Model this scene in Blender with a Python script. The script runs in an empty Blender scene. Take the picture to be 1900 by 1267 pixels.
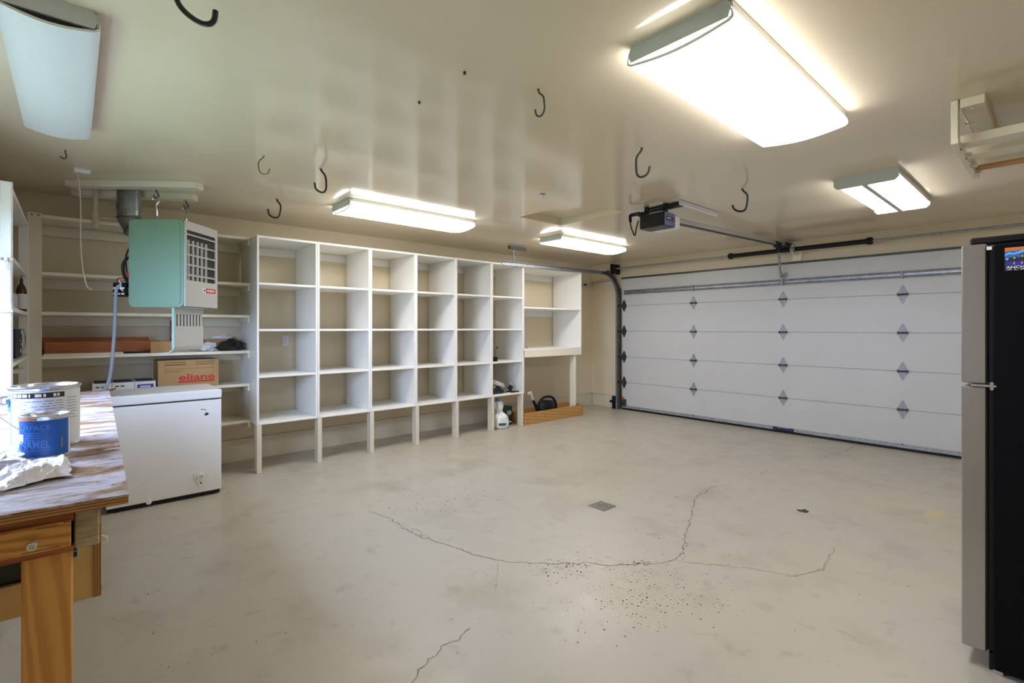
import bpy, bmesh, math, random
from mathutils import Vector, Matrix, noise
random.seed(7)
S = bpy.context.scene
COL = S.collection

# ------------------------------------------------------------------ camera, sky, exposure
FPX, CY, YAW, CAMH = 914.4, 608.9, math.radians(48.317), 1.34
cam_d = bpy.data.cameras.new('camera'); cam = bpy.data.objects.new('camera', cam_d); COL.objects.link(cam)
cam.location = (0, 0, CAMH); cam.rotation_euler = (math.pi/2, 0, YAW)
cam_d.sensor_width = 36; cam_d.lens = FPX/1900*36; cam_d.shift_y = (CY-633.5)/1900
cam_d.clip_start = 0.02; S.camera = cam

W = bpy.data.worlds.new('world'); S.world = W; W.use_nodes = True
bg = W.node_tree.nodes['Background']
bg.inputs[0].default_value = (0.50, 0.66, 1.0, 1); bg.inputs[1].default_value = 17.0

vs = S.view_settings
vs.view_transform = 'Standard'; vs.look = 'None'; vs.gamma = 1; vs.use_curve_mapping = False
vs.exposure = 1.14
LAMP = 6.5            # radiance of the fluorescent lenses

# ------------------------------------------------------------------ pixel -> place (directions only)
Fv = Vector((-math.sin(YAW), math.cos(YAW), 0)); Rv = Vector((math.cos(YAW), math.sin(YAW), 0)); Uv = Vector((0, 0, 1))
C0 = Vector((0, 0, CAMH))
def ray(u, v): return Fv + Rv*((u-950)/FPX) - Uv*((v-CY)/FPX)
def pz(u, v, z): d = ray(u, v); return C0 + d*((z-CAMH)/d.z)
def px(u, v, X): d = ray(u, v); return C0 + d*(X/d.x)
def py(u, v, Y): d = ray(u, v); return C0 + d*(Y/d.y)
def pd(u, v, dep): return C0 + ray(u, v)*dep

# ------------------------------------------------------------------ materials
MATS = {}
def mat(name, c, rough=.5, metal=0., c2=None, scale=4., detail=4., contrast=(.35, .65), bump=0., bscale=None,
        stretch=(1, 1, 1), emit=0., spec=.5, trans=0., coat=0., kind='noise', alpha=1.):
    if name in MATS: return MATS[name]
    m = bpy.data.materials.new(name); m.use_nodes = True
    nt = m.node_tree; b = nt.nodes['Principled BSDF']
    def s(k, v):
        if k in b.inputs: b.inputs[k].default_value = v
    s('Base Color', (*c, 1)); s('Roughness', rough); s('Metallic', metal); s('Specular IOR Level', spec)
    s('Transmission Weight', trans); s('Coat Weight', coat); s('Alpha', alpha)
    if emit: s('Emission Color', (*c, 1)); s('Emission Strength', emit)
    tc = nt.nodes.new('ShaderNodeTexCoord'); mp = nt.nodes.new('ShaderNodeMapping')
    mp.inputs['Scale'].default_value = stretch
    nt.links.new(tc.outputs['Object'], mp.inputs[0])
    if c2 is not None:
        if kind == 'noise':
            n = nt.nodes.new('ShaderNodeTexNoise'); n.inputs['Scale'].default_value = scale; n.inputs['Detail'].default_value = detail
            n.inputs['Roughness'].default_value = .6
            fo = n.outputs['Fac']
        else:
            n = nt.nodes.new('ShaderNodeTexWave'); n.bands_direction = 'DIAGONAL'; n.inputs['Scale'].default_value = scale
            n.inputs['Distortion'].default_value = detail; n.inputs['Detail'].default_value = 3; n.inputs['Detail Scale'].default_value = 1.6
            fo = n.outputs['Fac']
        nt.links.new(mp.outputs[0], n.inputs['Vector'])
        r = nt.nodes.new('ShaderNodeValToRGB'); r.color_ramp.elements[0].position = contrast[0]; r.color_ramp.elements[1].position = contrast[1]
        r.color_ramp.elements[0].color = (*c, 1); r.color_ramp.elements[1].color = (*c2, 1)
        nt.links.new(fo, r.inputs[0]); nt.links.new(r.outputs[0], b.inputs['Base Color'])
    if bump:
        n2 = nt.nodes.new('ShaderNodeTexNoise'); n2.inputs['Scale'].default_value = bscale or scale; n2.inputs['Detail'].default_value = 3
        nt.links.new(mp.outputs[0], n2.inputs['Vector'])
        bp = nt.nodes.new('ShaderNodeBump'); bp.inputs['Strength'].default_value = bump; bp.inputs['Distance'].default_value = .02
        nt.links.new(n2.outputs['Fac'], bp.inputs['Height']); nt.links.new(bp.outputs[0], b.inputs['Normal'])
    MATS[name] = m
    return m

def floor_material():
    m = bpy.data.materials.new('floor_paint'); m.use_nodes = True; nt = m.node_tree; b = nt.nodes['Principled BSDF']
    tc = nt.nodes.new('ShaderNodeTexCoord')
    def nz(scale, detail, lo, hi, rough=.6):
        n = nt.nodes.new('ShaderNodeTexNoise'); n.inputs['Scale'].default_value = scale; n.inputs['Detail'].default_value = detail
        n.inputs['Roughness'].default_value = rough
        nt.links.new(tc.outputs['Object'], n.inputs['Vector'])
        r = nt.nodes.new('ShaderNodeMapRange'); r.inputs[1].default_value = lo; r.inputs[2].default_value = hi
        nt.links.new(n.outputs['Fac'], r.inputs[0]); return r.outputs[0]
    def mix(f, a, bcol):
        x = nt.nodes.new('ShaderNodeMix'); x.data_type = 'RGBA'
        nt.links.new(f, x.inputs[0])
        if isinstance(a, tuple): x.inputs[6].default_value = (*a, 1)
        else: nt.links.new(a, x.inputs[6])
        x.inputs[7].default_value = (*bcol, 1); return x.outputs[2]
    c = mix(nz(.7, 4, .38, .62), (.475, .430, .350), (.455, .420, .365))
    def scl(f, k):
        q = nt.nodes.new('ShaderNodeMath'); q.operation = 'MULTIPLY'; q.inputs[1].default_value = k
        nt.links.new(f, q.inputs[0]); return q.outputs[0]
    c = mix(scl(nz(2.2, 7, .52, .72), .7), c, (.34, .305, .245))
    c = mix(scl(nz(7, 6, .58, .76), .6), c, (.27, .245, .20))
    c = mix(scl(nz(1.1, 2, .66, .8), .5), c, (.46, .375, .20))
    nt.links.new(c, b.inputs['Base Color'])
    ro = nt.nodes.new('ShaderNodeMapRange'); nt.links.new(nz(5, 4, .3, .7), ro.inputs[0]); ro.inputs[3].default_value = .30; ro.inputs[4].default_value = .46
    nt.links.new(ro.outputs[0], b.inputs['Roughness'])
    return m

M_floor = floor_material()
M_ceil = mat('ceiling_enamel', (.80, .70, .54), .12, c2=(.78, .68, .52), scale=1.2, bump=.0022, bscale=1.8, spec=.5)
M_wall = mat('beige_wall_paint', (.74, .64, .47), .55, c2=(.72, .62, .45), scale=2.5)
M_base = mat('baseboard_paint', (.72, .65, .52), .45, c2=(.68, .61, .47), scale=3)
M_white = mat('white_shelf_paint', (.89, .875, .835), .38, c2=(.87, .855, .81), scale=2)
M_cream = mat('cream_paint', (.86, .80, .66), .4, c2=(.83, .77, .62), scale=3)
M_tan = mat('tan_post_paint', (.74, .67, .54), .45, c2=(.70, .63, .50), scale=3)
M_door = mat('door_white_steel', (.60, .595, .59), .42, c2=(.585, .58, .575), scale=3, bump=.05, bscale=60)
M_galv = mat('galvanised_steel', (.42, .43, .45), .55, .45, c2=(.30, .31, .33), scale=30)
M_track = mat('track_steel', (.36, .375, .40), .42, .7, c2=(.25, .26, .29), scale=20)
M_dsteel = mat('dark_steel', (.10, .10, .10), .45, .6, c2=(.05, .05, .05), scale=30)
M_black = mat('black_plastic', (.007, .007, .008), .45, spec=.3)
M_blackm = mat('black_vinyl_hook', (.015, .014, .014), .4)
M_greenhook = mat('dark_green_hook', (.035, .05, .025), .5)
M_mosshook = mat('moss_green_hook', (.20, .21, .12), .5)
M_lens = mat('lit_lens', (1, .98, .95), .4, emit=LAMP)
M_lensoff = mat('unlit_lens', (.74, .76, .80), .35, c2=(.70, .73, .78), scale=50)
M_fix = mat('fixture_white_enamel', (.60, .63, .62), .4)
M_teal = mat('teal_enamel', (.26, .42, .33), .1, c2=(.25, .405, .315), scale=3, coat=.3)
M_grey = mat('grey_enamel', (.52, .52, .50), .4)
M_dark = mat('dark_interior', (.015, .014, .013), .7)
M_flue = mat('flue_galvanised', (.33, .35, .36), .38, .8, c2=(.20, .21, .22), scale=9)
M_freez = mat('freezer_white', (.86, .85, .85), .35, c2=(.84, .83, .83), scale=4)
M_freezlid = mat('freezer_lid_white', (.82, .81, .80), .45)
M_stain = mat('brushed_stainless', (.46, .455, .44), .28, .9, c2=(.44, .435, .42), scale=6, stretch=(40, 40, .6))
M_fridge = mat('black_fridge_enamel', (.003, .003, .0035), .5, bump=.05, bscale=220, spec=.1)
M_pine = mat('varnished_pine', (.72, .37, .105), .45, c2=(.58, .27, .07), kind='wave', scale=2.2, detail=5, stretch=(6, 9, .9), contrast=(.2, .9))
M_pineh = mat('varnished_pine_drawer', (.78, .41, .11), .45, c2=(.55, .24, .055), kind='wave', scale=3.2, detail=6, stretch=(2, 1.0, 10), contrast=(.15, .9))
M_redwood = mat('red_brown_board', (.42, .13, .03), .45, c2=(.30, .085, .02), kind='wave', scale=3, detail=4, stretch=(2, .8, 9), contrast=(.1, .9))
M_beam = mat('weathered_beam_end', (.50, .43, .27), .7, c2=(.34, .28, .16), scale=9, stretch=(1, 1.5, 6), bump=.4, bscale=20)
M_plyedge = mat('plywood_edge', (.50, .27, .09), .65, c2=(.20, .09, .03), kind='wave', scale=9, detail=1.2, stretch=(.02, .05, 11), contrast=(.3, .8))
M_plyedgev = mat('plywood_edge_layers', (.50, .29, .10), .65, c2=(.22, .11, .04), kind='wave', scale=14, detail=.8, stretch=(.02, 9, .03), contrast=(.3, .8))
M_ply = mat('plywood_panel', (.72, .50, .21), .55, c2=(.62, .41, .15), scale=3, stretch=(1, 1, 4))
M_boxpine = mat('box_pine', (.52, .29, .09), .55, c2=(.44, .22, .06), kind='wave', scale=2, detail=4, stretch=(1, 1.0, 7), contrast=(.1, .9))
M_card = mat('cardboard', (.46, .29, .13), .75, c2=(.42, .26, .11), scale=6)
M_cardd = mat('cardboard_print', (.20, .115, .04), .75)
M_red = mat('red_print', (.55, .03, .02), .6)
M_navy = mat('navy_print', (.012, .016, .06), .5)
M_blueprint = mat('blue_print', (.03, .06, .33), .5)
M_paper = mat('white_paper', (.82, .82, .83), .6)
M_plastic = mat('white_plastic', (.80, .80, .79), .4)
M_rag = mat('white_rag', (.68, .68, .72), .8, c2=(.55, .55, .60), scale=14)
M_blackcloth = mat('black_cloth', (.012, .010, .008), .85, c2=(.03, .025, .02), scale=20)
M_tin = mat('tin', (.66, .67, .70), .22, .9)
M_canblue = mat('can_blue', (.012, .10, .42), .35)
M_cantext = mat('can_text_blue', (.05, .22, .66), .4)
M_canwhite = mat('can_label_white', (.78, .79, .80), .4)
M_canteal = mat('can_label_blue', (.02, .22, .52), .4)
M_ink = mat('black_ink', (.02, .02, .022), .5)
M_greyink = mat('grey_ink', (.30, .31, .33), .6)
M_orange = mat('orange_drip', (.65, .16, .04), .5)
M_white_txt = mat('white_print', (.85, .85, .85), .5)
M_cord = mat('grey_cord', (.30, .36, .42), .5)
M_cordw = mat('cream_cord', (.66, .61, .47), .6)
M_crack = mat('crack_dark', (.13, .11, .08), .9)
M_chip = mat('chip_dark', (.15, .125, .09), .9)
M_stainf = mat('yellow_floor_stain', (.52, .42, .20), .5, c2=(.56, .49, .36), scale=14)
M_purple = mat('opener_blue_panel', (.12, .15, .38), .4)
M_greybot = mat('opener_bottom', (.07, .075, .07), .5)
M_green = mat('dark_green_plastic', (.008, .035, .02), .35)
M_glassg = mat('green_glass', (.012, .022, .014), .08, coat=.5)
M_brown = mat('brown_bottle', (.09, .035, .012), .15)
M_glass = mat('window_glass', (1, 1, 1), .0, trans=1., spec=.3)
M_grass = mat('grass_ground', (.15, .20, .07), .9, c2=(.10, .14, .05), scale=3)
M_pvc = mat('beige_pipe', (.60, .53, .41), .4)

def benchtop_material():
    m = bpy.data.materials.new('mottled_plywood_top'); m.use_nodes = True; nt = m.node_tree; b = nt.nodes['Principled BSDF']
    tc = nt.nodes.new('ShaderNodeTexCoord')
    def nz(sc, scale, detail, rough, dist):
        mp = nt.nodes.new('ShaderNodeMapping'); mp.inputs['Scale'].default_value = sc; nt.links.new(tc.outputs['Object'], mp.inputs[0])
        n = nt.nodes.new('ShaderNodeTexNoise'); n.inputs['Scale'].default_value = scale; n.inputs['Detail'].default_value = detail
        n.inputs['Roughness'].default_value = rough; n.inputs['Distortion'].default_value = dist
        nt.links.new(mp.outputs[0], n.inputs['Vector']); return n.outputs['Fac']
    def ramp(f, stops):
        r = nt.nodes.new('ShaderNodeValToRGB'); cr = r.color_ramp
        cr.elements[0].position, cr.elements[0].color = stops[0][0], (*stops[0][1], 1)
        cr.elements[1].position, cr.elements[1].color = stops[-1][0], (*stops[-1][1], 1)
        for p, c in stops[1:-1]: e = cr.elements.new(p); e.color = (*c, 1)
        nt.links.new(f, r.inputs[0]); return r.outputs[0]
    wood = ramp(nz((3.2, 1.5, 1), 6, 6, .6, 1.5), [(.34, (.07, .035, .015)), (.44, (.22, .11, .045)), (.52, (.34, .19, .085)), (.60, (.16, .08, .035)), (.68, (.38, .24, .13))])
    paint = ramp(nz((3.0, 1.0, 1), 9, 5, .62, .8), [(.40, (.30, .26, .30)), (.52, (.56, .51, .50)), (.62, (.42, .38, .46))])  # pale patches, with the lilac tint of window daylight put into their colour
    fac = ramp(nz((2.6, 1.1, 1), 3.2, 8, .72, 1.0), [(.46, (0, 0, 0)), (.53, (.9, .9, .9))])
    x = nt.nodes.new('ShaderNodeMix'); x.data_type = 'RGBA'
    nt.links.new(fac, x.inputs[0]); nt.links.new(wood, x.inputs[6]); nt.links.new(paint, x.inputs[7]); nt.links.new(x.outputs[2], b.inputs['Base Color'])
    b.inputs['Roughness'].default_value = .45
    return m
M_bench = benchtop_material()

# ------------------------------------------------------------------ geometry helpers
def nb(): return bmesh.new()
def box(bm, x0, x1, y0, y1, z0, z1, bev=0., seg=1):
    x0, x1 = min(x0, x1), max(x0, x1); y0, y1 = min(y0, y1), max(y0, y1); z0, z1 = min(z0, z1), max(z0, z1)
    g = bmesh.ops.create_cube(bm, size=1)
    for v in g['verts']:
        v.co = Vector(((x0+x1)/2+v.co.x*(x1-x0), (y0+y1)/2+v.co.y*(y1-y0), (z0+z1)/2+v.co.z*(z1-z0)))
    if bev > 0:
        es = list({e for v in g['verts'] for e in v.link_edges})
        bmesh.ops.bevel(bm, geom=es, offset=bev, segments=seg, affect='EDGES', profile=.6)
    return bm
def frame(d):
    d = d.normalized(); a = Vector((0, 0, 1)) if abs(d.z) < .9 else Vector((1, 0, 0))
    u = d.cross(a).normalized(); return u, d.cross(u).normalized()
def tube(bm, pts, r, n=8, caps=True):
    pts = [Vector(p) for p in pts]; rings = []; u = None
    rs = r if isinstance(r, (list, tuple)) else [r]*len(pts)
    for i, p in enumerate(pts):
        if i == 0: t = pts[1]-p
        elif i == len(pts)-1: t = p-pts[i-1]
        else: t = (pts[i+1]-p).normalized()+(p-pts[i-1]).normalized()
        t.normalize()
        if u is None: u, w = frame(t)
        else:
            u = (u-t*u.dot(t)).normalized(); w = t.cross(u)
        rings.append([bm.verts.new(p+(u*math.cos(a)+w*math.sin(a))*rs[i]) for a in [2*math.pi*k/n for k in range(n)]])
    for A, B in zip(rings, rings[1:]):
        for k in range(n): bm.faces.new((A[k], A[(k+1) % n], B[(k+1) % n], B[k]))
    if caps: bm.faces.new(rings[0][::-1]); bm.faces.new(rings[-1])
    return bm
def cyl(bm, p0, p1, r, n=16): return tube(bm, [p0, p1], r, n)
def smoothpts(pts, it=2):
    pts = [Vector(p) for p in pts]
    for _ in range(it):
        q = [pts[0]]
        for a, b in zip(pts, pts[1:]): q += [a*.75+b*.25, a*.25+b*.75]
        q.append(pts[-1]); pts = q
    return pts
def lathe(bm, prof, o, n=28, axis='z'):
    o = Vector(o); rings = []
    for r, z in prof:
        rings.append([bm.verts.new(o+Vector((r*math.cos(a), r*math.sin(a), z))) for a in [2*math.pi*k/n for k in range(n)]])
    for A, B in zip(rings, rings[1:]):
        for k in range(n): bm.faces.new((A[k], A[(k+1) % n], B[(k+1) % n], B[k]))
    if prof[0][0] > 1e-4: bm.faces.new(rings[0][::-1])
    if prof[-1][0] > 1e-4: bm.faces.new(rings[-1])
    return bm
def prism(bm, poly, o, ux, uy, un, t):
    """polygon in the plane (ux, uy) at o, thickness t along un"""
    o = Vector(o); ux = Vector(ux); uy = Vector(uy); un = Vector(un)
    A = [bm.verts.new(o+ux*a+uy*b) for a, b in poly]; B = [bm.verts.new(v.co+un*t) for v in A]
    bm.faces.new(A[::-1]); bm.faces.new(B); n = len(A)
    for k in range(n): bm.faces.new((A[k], A[(k+1) % n], B[(k+1) % n], B[k]))
    return bm
def ngon(r, n, cx=0, cy=0, sx=1, sy=1): return [(cx+sx*r*math.cos(2*math.pi*k/n), cy+sy*r*math.sin(2*math.pi*k/n)) for k in range(n)]
def rrect(w, h, r, n=5):
    p = []
    for cx, cy, a0 in ((w/2-r, h/2-r, 0), (-w/2+r, h/2-r, 90), (-w/2+r, -h/2+r, 180), (w/2-r, -h/2+r, 270)):
        for k in range(n+1):
            a = math.radians(a0+90*k/n); p.append((cx+r*math.cos(a), cy+r*math.sin(a)))
    return p
def blob(bm, c, size, seed=0, amp=.25, fr=3., sub=3, flat=True):
    g = bmesh.ops.create_icosphere(bm, subdivisions=sub, radius=1)
    for v in g['verts']:
        d = v.co.normalized(); k = 1+amp*noise.noise(d*fr+Vector((seed, seed*2.1, 0)))+amp*.5*noise.noise(d*fr*2.7+Vector((0, seed, 3)))
        p = d*k
        if flat and p.z < 0: p.z = max(p.z, -.55); p.z *= .55/.55
        v.co = Vector((c[0]+p.x*size[0], c[1]+p.y*size[1], c[2]+p.z*size[2]))
    zmin = min(v.co.z for v in g['verts'])
    return zmin

ROOT = {}
def finish(bm):
    bmesh.ops.recalc_face_normals(bm, faces=bm.faces)
def mkobj(name, bm, m, smooth=False):
    finish(bm)
    me = bpy.data.meshes.new(name); bm.to_mesh(me); bm.free()
    if m: me.materials.append(m)
    if smooth:
        for p in me.polygons: p.use_smooth = True
        try: me.set_sharp_from_angle(angle=math.radians(40))
        except Exception: pass
    o = bpy.data.objects.new(name, me); COL.objects.link(o); return o
def tag(o, label, cat, group=None):
    o['label'] = label; o['category'] = cat
    if group: o['group'] = group
    return o
def thing(name, label, cat, loc, rotz=0., group=None):
    o = bpy.data.objects.new(name, None); COL.objects.link(o); o.empty_display_size = .05
    o.location = loc; o.rotation_euler = (0, 0, rotz)
    ROOT[o] = Matrix.Translation(Vector(loc)) @ Matrix.Rotation(rotz, 4, 'Z')
    return tag(o, label, cat, group)
def part(name, bm, m, parent, smooth=False, local=False, label=None):
    """bm in world metres unless local"""
    root = parent
    while root.parent: root = root.parent
    if not local and root in ROOT: bmesh.ops.transform(bm, matrix=ROOT[root].inverted(), verts=bm.verts)
    o = mkobj(name, bm, m, smooth); o.parent = parent
    if label: o['label'] = label
    return o
def single(name, bm, m, label, cat, base, smooth=False, group=None):
    base = Vector(base)
    bmesh.ops.translate(bm, vec=-base, verts=bm.verts)
    o = mkobj(name, bm, m, smooth); o.location = base; return tag(o, label, cat, group)
def struct(name, bm, m, parent=None, label=None, cat=None):
    o = mkobj(name, bm, m); o['kind'] = 'structure'
    if parent: o.parent = parent
    if label: o['label'] = label
    if cat: o['category'] = cat
    return o
def clone(o, parent, loc):
    c = o.copy(); COL.objects.link(c); c.parent = parent; c.location = loc; return c
def B(*a, **k): return box(nb(), *a, **k)
def text_bm(s, size, ext=.0006, bold=0., align='CENTER', space=1.):
    cu = bpy.data.curves.new('t', 'FONT'); cu.body = s; cu.size = size; cu.extrude = ext; cu.align_x = align; cu.align_y = 'CENTER'
    cu.offset = bold; cu.space_character = space; cu.resolution_u = 3
    o = bpy.data.objects.new('t', cu); COL.objects.link(o)
    dg = bpy.context.evaluated_depsgraph_get()
    me = bpy.data.meshes.new_from_object(o.evaluated_get(dg)); bpy.data.objects.remove(o); bpy.data.curves.remove(cu)
    bm = nb(); bm.from_mesh(me); bpy.data.meshes.remove(me); return bm
def place(bm, o, ux, uy):
    ux = Vector(ux).normalized(); uy = Vector(uy).normalized(); un = ux.cross(uy)
    mm = Matrix((ux, uy, un)).transposed().to_4x4(); mm.translation = Vector(o)
    bmesh.ops.transform(bm, matrix=mm, verts=bm.verts); return bm
def fit(bm, w, h=None):
    xs = [v.co.x for v in bm.verts]; ys = [v.co.y for v in bm.verts]
    kx = w/(max(xs)-min(xs)); ky = h/(max(ys)-min(ys)) if h else kx
    cx = (max(xs)+min(xs))/2; cy = (max(ys)+min(ys))/2
    for v in bm.verts: v.co.x = (v.co.x-cx)*kx; v.co.y = (v.co.y-cy)*ky
    return bm

# ------------------------------------------------------------------ the setting
XL, XR, YN, YF, ZC = -5.567, .62, -.5, 6.845, 2.444
T = .12
floor = struct('floor', B(XL-T, XR+T, YN-T, YF+T, -.12, 0), M_floor)
# ceiling with attic-hatch recess
HX0, HX1, HY0, HY1 = -3.605, -2.79, 3.31, 3.91
bm = nb()
for a in ((XL-T, HX0, YN-T, YF+T), (HX1, XR+T, YN-T, YF+T), (HX0, HX1, YN-T, HY0), (HX0, HX1, HY1, YF+T)): box(bm, *a, ZC, ZC+.1)
ceiling = struct('ceiling', bm, M_ceil)
part('hatch_panel', B(HX0, HX1, HY0, HY1, ZC+.075, ZC+.095), M_ceil, ceiling)
struct('wall_left', B(XL-T, XL, YN-T, YF+T, 0, ZC), M_wall)
struct('wall_far', B(XL, XR, YF, YF+T, 0, ZC), M_wall)
struct('wall_right', B(XR, XR+T, YN-T, YF+T, 0, ZC), M_wall)
WX0, WX1, WZ0, WZ1 = -3.42, -1.95, 1.08, 1.98
bm = nb()
for a in ((XL, WX0, 0, ZC), (WX1, XR, 0, ZC), (WX0, WX1, 0, WZ0), (WX0, WX1, WZ1, ZC)): box(bm, a[0], a[1], YN-T, YN, a[2], a[3])
struct('wall_near', bm, M_wall)
bm = nb()
for a in ((WX0-.06, WX0, WZ0-.06, WZ1+.06), (WX1, WX1+.06, WZ0-.06, WZ1+.06), (WX0, WX1, WZ1, WZ1+.06), (WX0, WX1, WZ0-.06, WZ0)): box(bm, a[0], a[1], YN-.0, YN+.018, a[2], a[3])
win = struct('window_1', bm, M_white)
bm = nb(); xm = (WX0+WX1)/2
for a in ((WX0, WX0+.04, WZ0, WZ1), (WX1-.04, WX1, WZ0, WZ1), (xm-.03, xm+.03, WZ0, WZ1), (WX0, WX1, WZ1-.04, WZ1), (WX0, WX1, WZ0, WZ0+.04)): box(bm, a[0], a[1], YN-.09, YN-.03, a[2], a[3])
part('window_frame', bm, M_white, win)
part('window_sill', B(WX0-.08, WX1+.08, YN-.11, YN+.04, WZ0-.02, WZ0), M_white, win)
gm = bpy.data.materials.new('pane_glass'); gm.use_nodes = True; nt_ = gm.node_tree
tr_ = nt_.nodes.new('ShaderNodeBsdfTransparent'); gl_ = nt_.nodes.new('ShaderNodeBsdfGlossy'); gl_.inputs['Roughness'].default_value = .02
mx_ = nt_.nodes.new('ShaderNodeMixShader'); mx_.inputs[0].default_value = .06
nt_.links.new(tr_.outputs[0], mx_.inputs[1]); nt_.links.new(gl_.outputs[0], mx_.inputs[2]); nt_.links.new(mx_.outputs[0], nt_.nodes['Material Output'].inputs[0])
for a, b_ in ((WX0+.04, xm-.03), (xm+.03, WX1-.04)): part('pane', B(a, b_, YN-.062, YN-.058, WZ0+.04, WZ1-.04), gm, win)
por = bpy.data.lights.new('window_portal', 'AREA'); por.shape = 'RECTANGLE'; por.size = WX1-WX0; por.size_y = WZ1-WZ0
try: por.cycles.is_portal = True
except Exception: pass
po = bpy.data.objects.new('window_portal', por); COL.objects.link(po); po.location = (xm, YN-.12, (WZ0+WZ1)/2); po.rotation_euler = (math.radians(90), 0, 0)
ground = struct('ground_outside', B(-25, 25, -30, YN-T-.01, -.25, -.15), M_grass)

bm = nb(); box(bm, XL, XL+.022, -.45, YF, 0, .205); box(bm, XL, XL+.034, -.45, YF, .205, .222)
struct('baseboard_left', bm, M_base)
bm = nb(); box(bm, XL+.036, -4.99, YF-.022, YF, 0, .205); box(bm, XL+.036, -4.99, YF-.034, YF, .205, .222)
struct('baseboard_far', bm, M_base)
struct('trim_1', B(XL, XL+.02, 5.87, YF-.022, 2.05, 2.14, bev=.003), M_base)
struct('trim_2', B(XL+.02, -5.0, YF-.02, YF, 2.05, 2.14, bev=.003), M_base)
# header casing over the door and jamb
struct('trim_3', B(-4.93, .12, YF-.012, YF, 2.15, 2.185), M_dsteel)

for y in (5.90, 6.60):
    part('peg', tube(nb(), [(XL+.02, y, 2.09), (XL+.05, y, 2.09), (XL+.055, y, 2.09), (XL+.07, y, 2.09)], [.008, .008, .02, .02], 12), M_dsteel, bpy.data.objects['trim_1'])
for u, v in ((862, 133), (778, 188)):
    p_ = pz(u, v, ZC); part('nail', tube(nb(), [p_, p_-Uv*.012], .006, 8), M_dsteel, ceiling)
# floor cracks, chips, stains as real flat pieces of the floor
def ribbon(bm, pts, w, z=.0012):
    L = []; n = len(pts)
    for i, p in enumerate(pts):
        t = (pts[min(i+1, n-1)]-pts[max(i-1, 0)]); t.z = 0; t.normalize(); s = Vector((-t.y, t.x, 0))
        ww = w*(.35+.9*random.random())*(1 if 0 < i < n-1 else .2)
        L.append((bm.verts.new((p.x+s.x*ww, p.y+s.y*ww, z)), bm.verts.new((p.x-s.x*ww, p.y-s.y*ww, z))))
    for a, b in zip(L, L[1:]): bm.faces.new((a[0], a[1], b[1], b[0]))
def crack(pix, w):
    P = [pz(u, v, 0) for u, v in pix]; Q = []
    for a, b in zip(P, P[1:]):
        k = max(2, int((b-a).length/.016)); s = Vector((-(b-a).y, (b-a).x, 0)).normalized()
        for i in range(k):
            t = i/k; j = .020*noise.noise(Vector((a.x*7+t*k*.35, a.y*7, 1.3)))+.012*noise.noise(Vector((a.x*9+t*k*1.1, a.y*5, 4.1)))
            Q.append(a.lerp(b, t)+s*j)
    Q.append(P[-1]); bm = nb(); ribbon(bm, Q, w); o = part('floor_crack', bm, M_crack, floor); return o
crack([(683, 949), (722, 960), (765, 990), (795, 1000), (850, 1018), (880, 1030), (940, 1042), (1000, 1046), (1050, 1046), (1090, 1043), (1130, 1050), (1180, 1045), (1215, 1047), (1255, 1038), (1268, 1025), (1270, 1005), (1280, 970), (1284, 950), (1290, 922), (1330, 900)], .0022)
crack([(1250, 1040), (1275, 1044), (1350, 1050), (1410, 1058), (1475, 1070), (1530, 1055), (1550, 1015)], .0012)
crack([(870, 1163), (850, 1182), (820, 1200), (800, 1225), (770, 1255), (755, 1275)], .0016)
crack([(765, 990), (768, 980), (800, 1000)], .0012)
crack([(925, 1043), (922, 1070), (920, 1100)], .0008)
crack([(1565, 838), (1585, 829), (1610, 830)], .004)
crack([(1515, 853), (1545, 842), (1565, 838)], .002)
bm = nb()
def chip(u, v, s):
    p = pz(u, v, 0); n = random.choice((4, 5)); a0 = random.random()*6; el = random.uniform(.25, .8); th = random.random()*3
    vs_ = []
    for k in range(n):
        a = a0+2*math.pi*k/n; r = s*random.uniform(.5, 1)
        x, y = r*math.cos(a), r*math.sin(a)*el
        vs_.append(bm.verts.new((p.x+x*math.cos(th)-y*math.sin(th), p.y+x*math.sin(th)+y*math.cos(th), .001)))
    bm.faces.new(vs_)
for _ in range(520): chip(random.gauss(1195, 85), random.gauss(1092, 40), random.uniform(.002, .0085))
for _ in range(60): chip(random.gauss(1050, 30), random.gauss(1050, 10), random.uniform(.004, .013))
for _ in range(90): chip(random.gauss(800, 65), random.gauss(925, 15), random.uniform(.003, .013))
for _ in range(30): chip(random.gauss(1190, 12), random.gauss(1046, 2), random.uniform(.004, .012))
for _ in range(60): chip(random.uniform(420, 1760), random.uniform(880, 1240), random.uniform(.003, .009))
for _ in range(40): chip(random.uniform(200, 420), random.uniform(960, 1240), random.uniform(.003, .008))
for _ in range(14): chip(random.gauss(1424, 10), random.gauss(876, 2), random.uniform(.006, .016))
for _ in range(14): chip(random.gauss(1515, 10), random.gauss(821, 1.5), random.uniform(.008, .02))
for _ in range(10): chip(random.gauss(1270, 4), random.gauss(1010, 14), random.uniform(.006, .014))
for u, v, s in ((395, 932, .014), (1268, 1090, .012), (890, 1148, .01), (1685, 1088, .012), (1478, 1070, .014), (1255, 922, .018), (1210, 925, .012)): chip(u, v, s)
o = part('paint_chips', bm, M_chip, floor); o['kind'] = 'stuff'
def patch(name, poly, m, z=.0009):
    b_ = nb(); b_.faces.new([b_.verts.new((p.x, p.y, z)) for p in [pz(u, v, 0) for u, v in poly]]); return part(name, b_, m, floor)
patch('black_floor_mark', [(1478, 945), (1488, 946), (1492, 944), (1502, 949), (1496, 952), (1487, 950), (1480, 948)], M_ink)
patch('floor_stain', [(1716, 950), (1735, 946), (1750, 950), (1752, 956), (1738, 965), (1722, 962), (1712, 955)], M_stainf)

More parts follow.
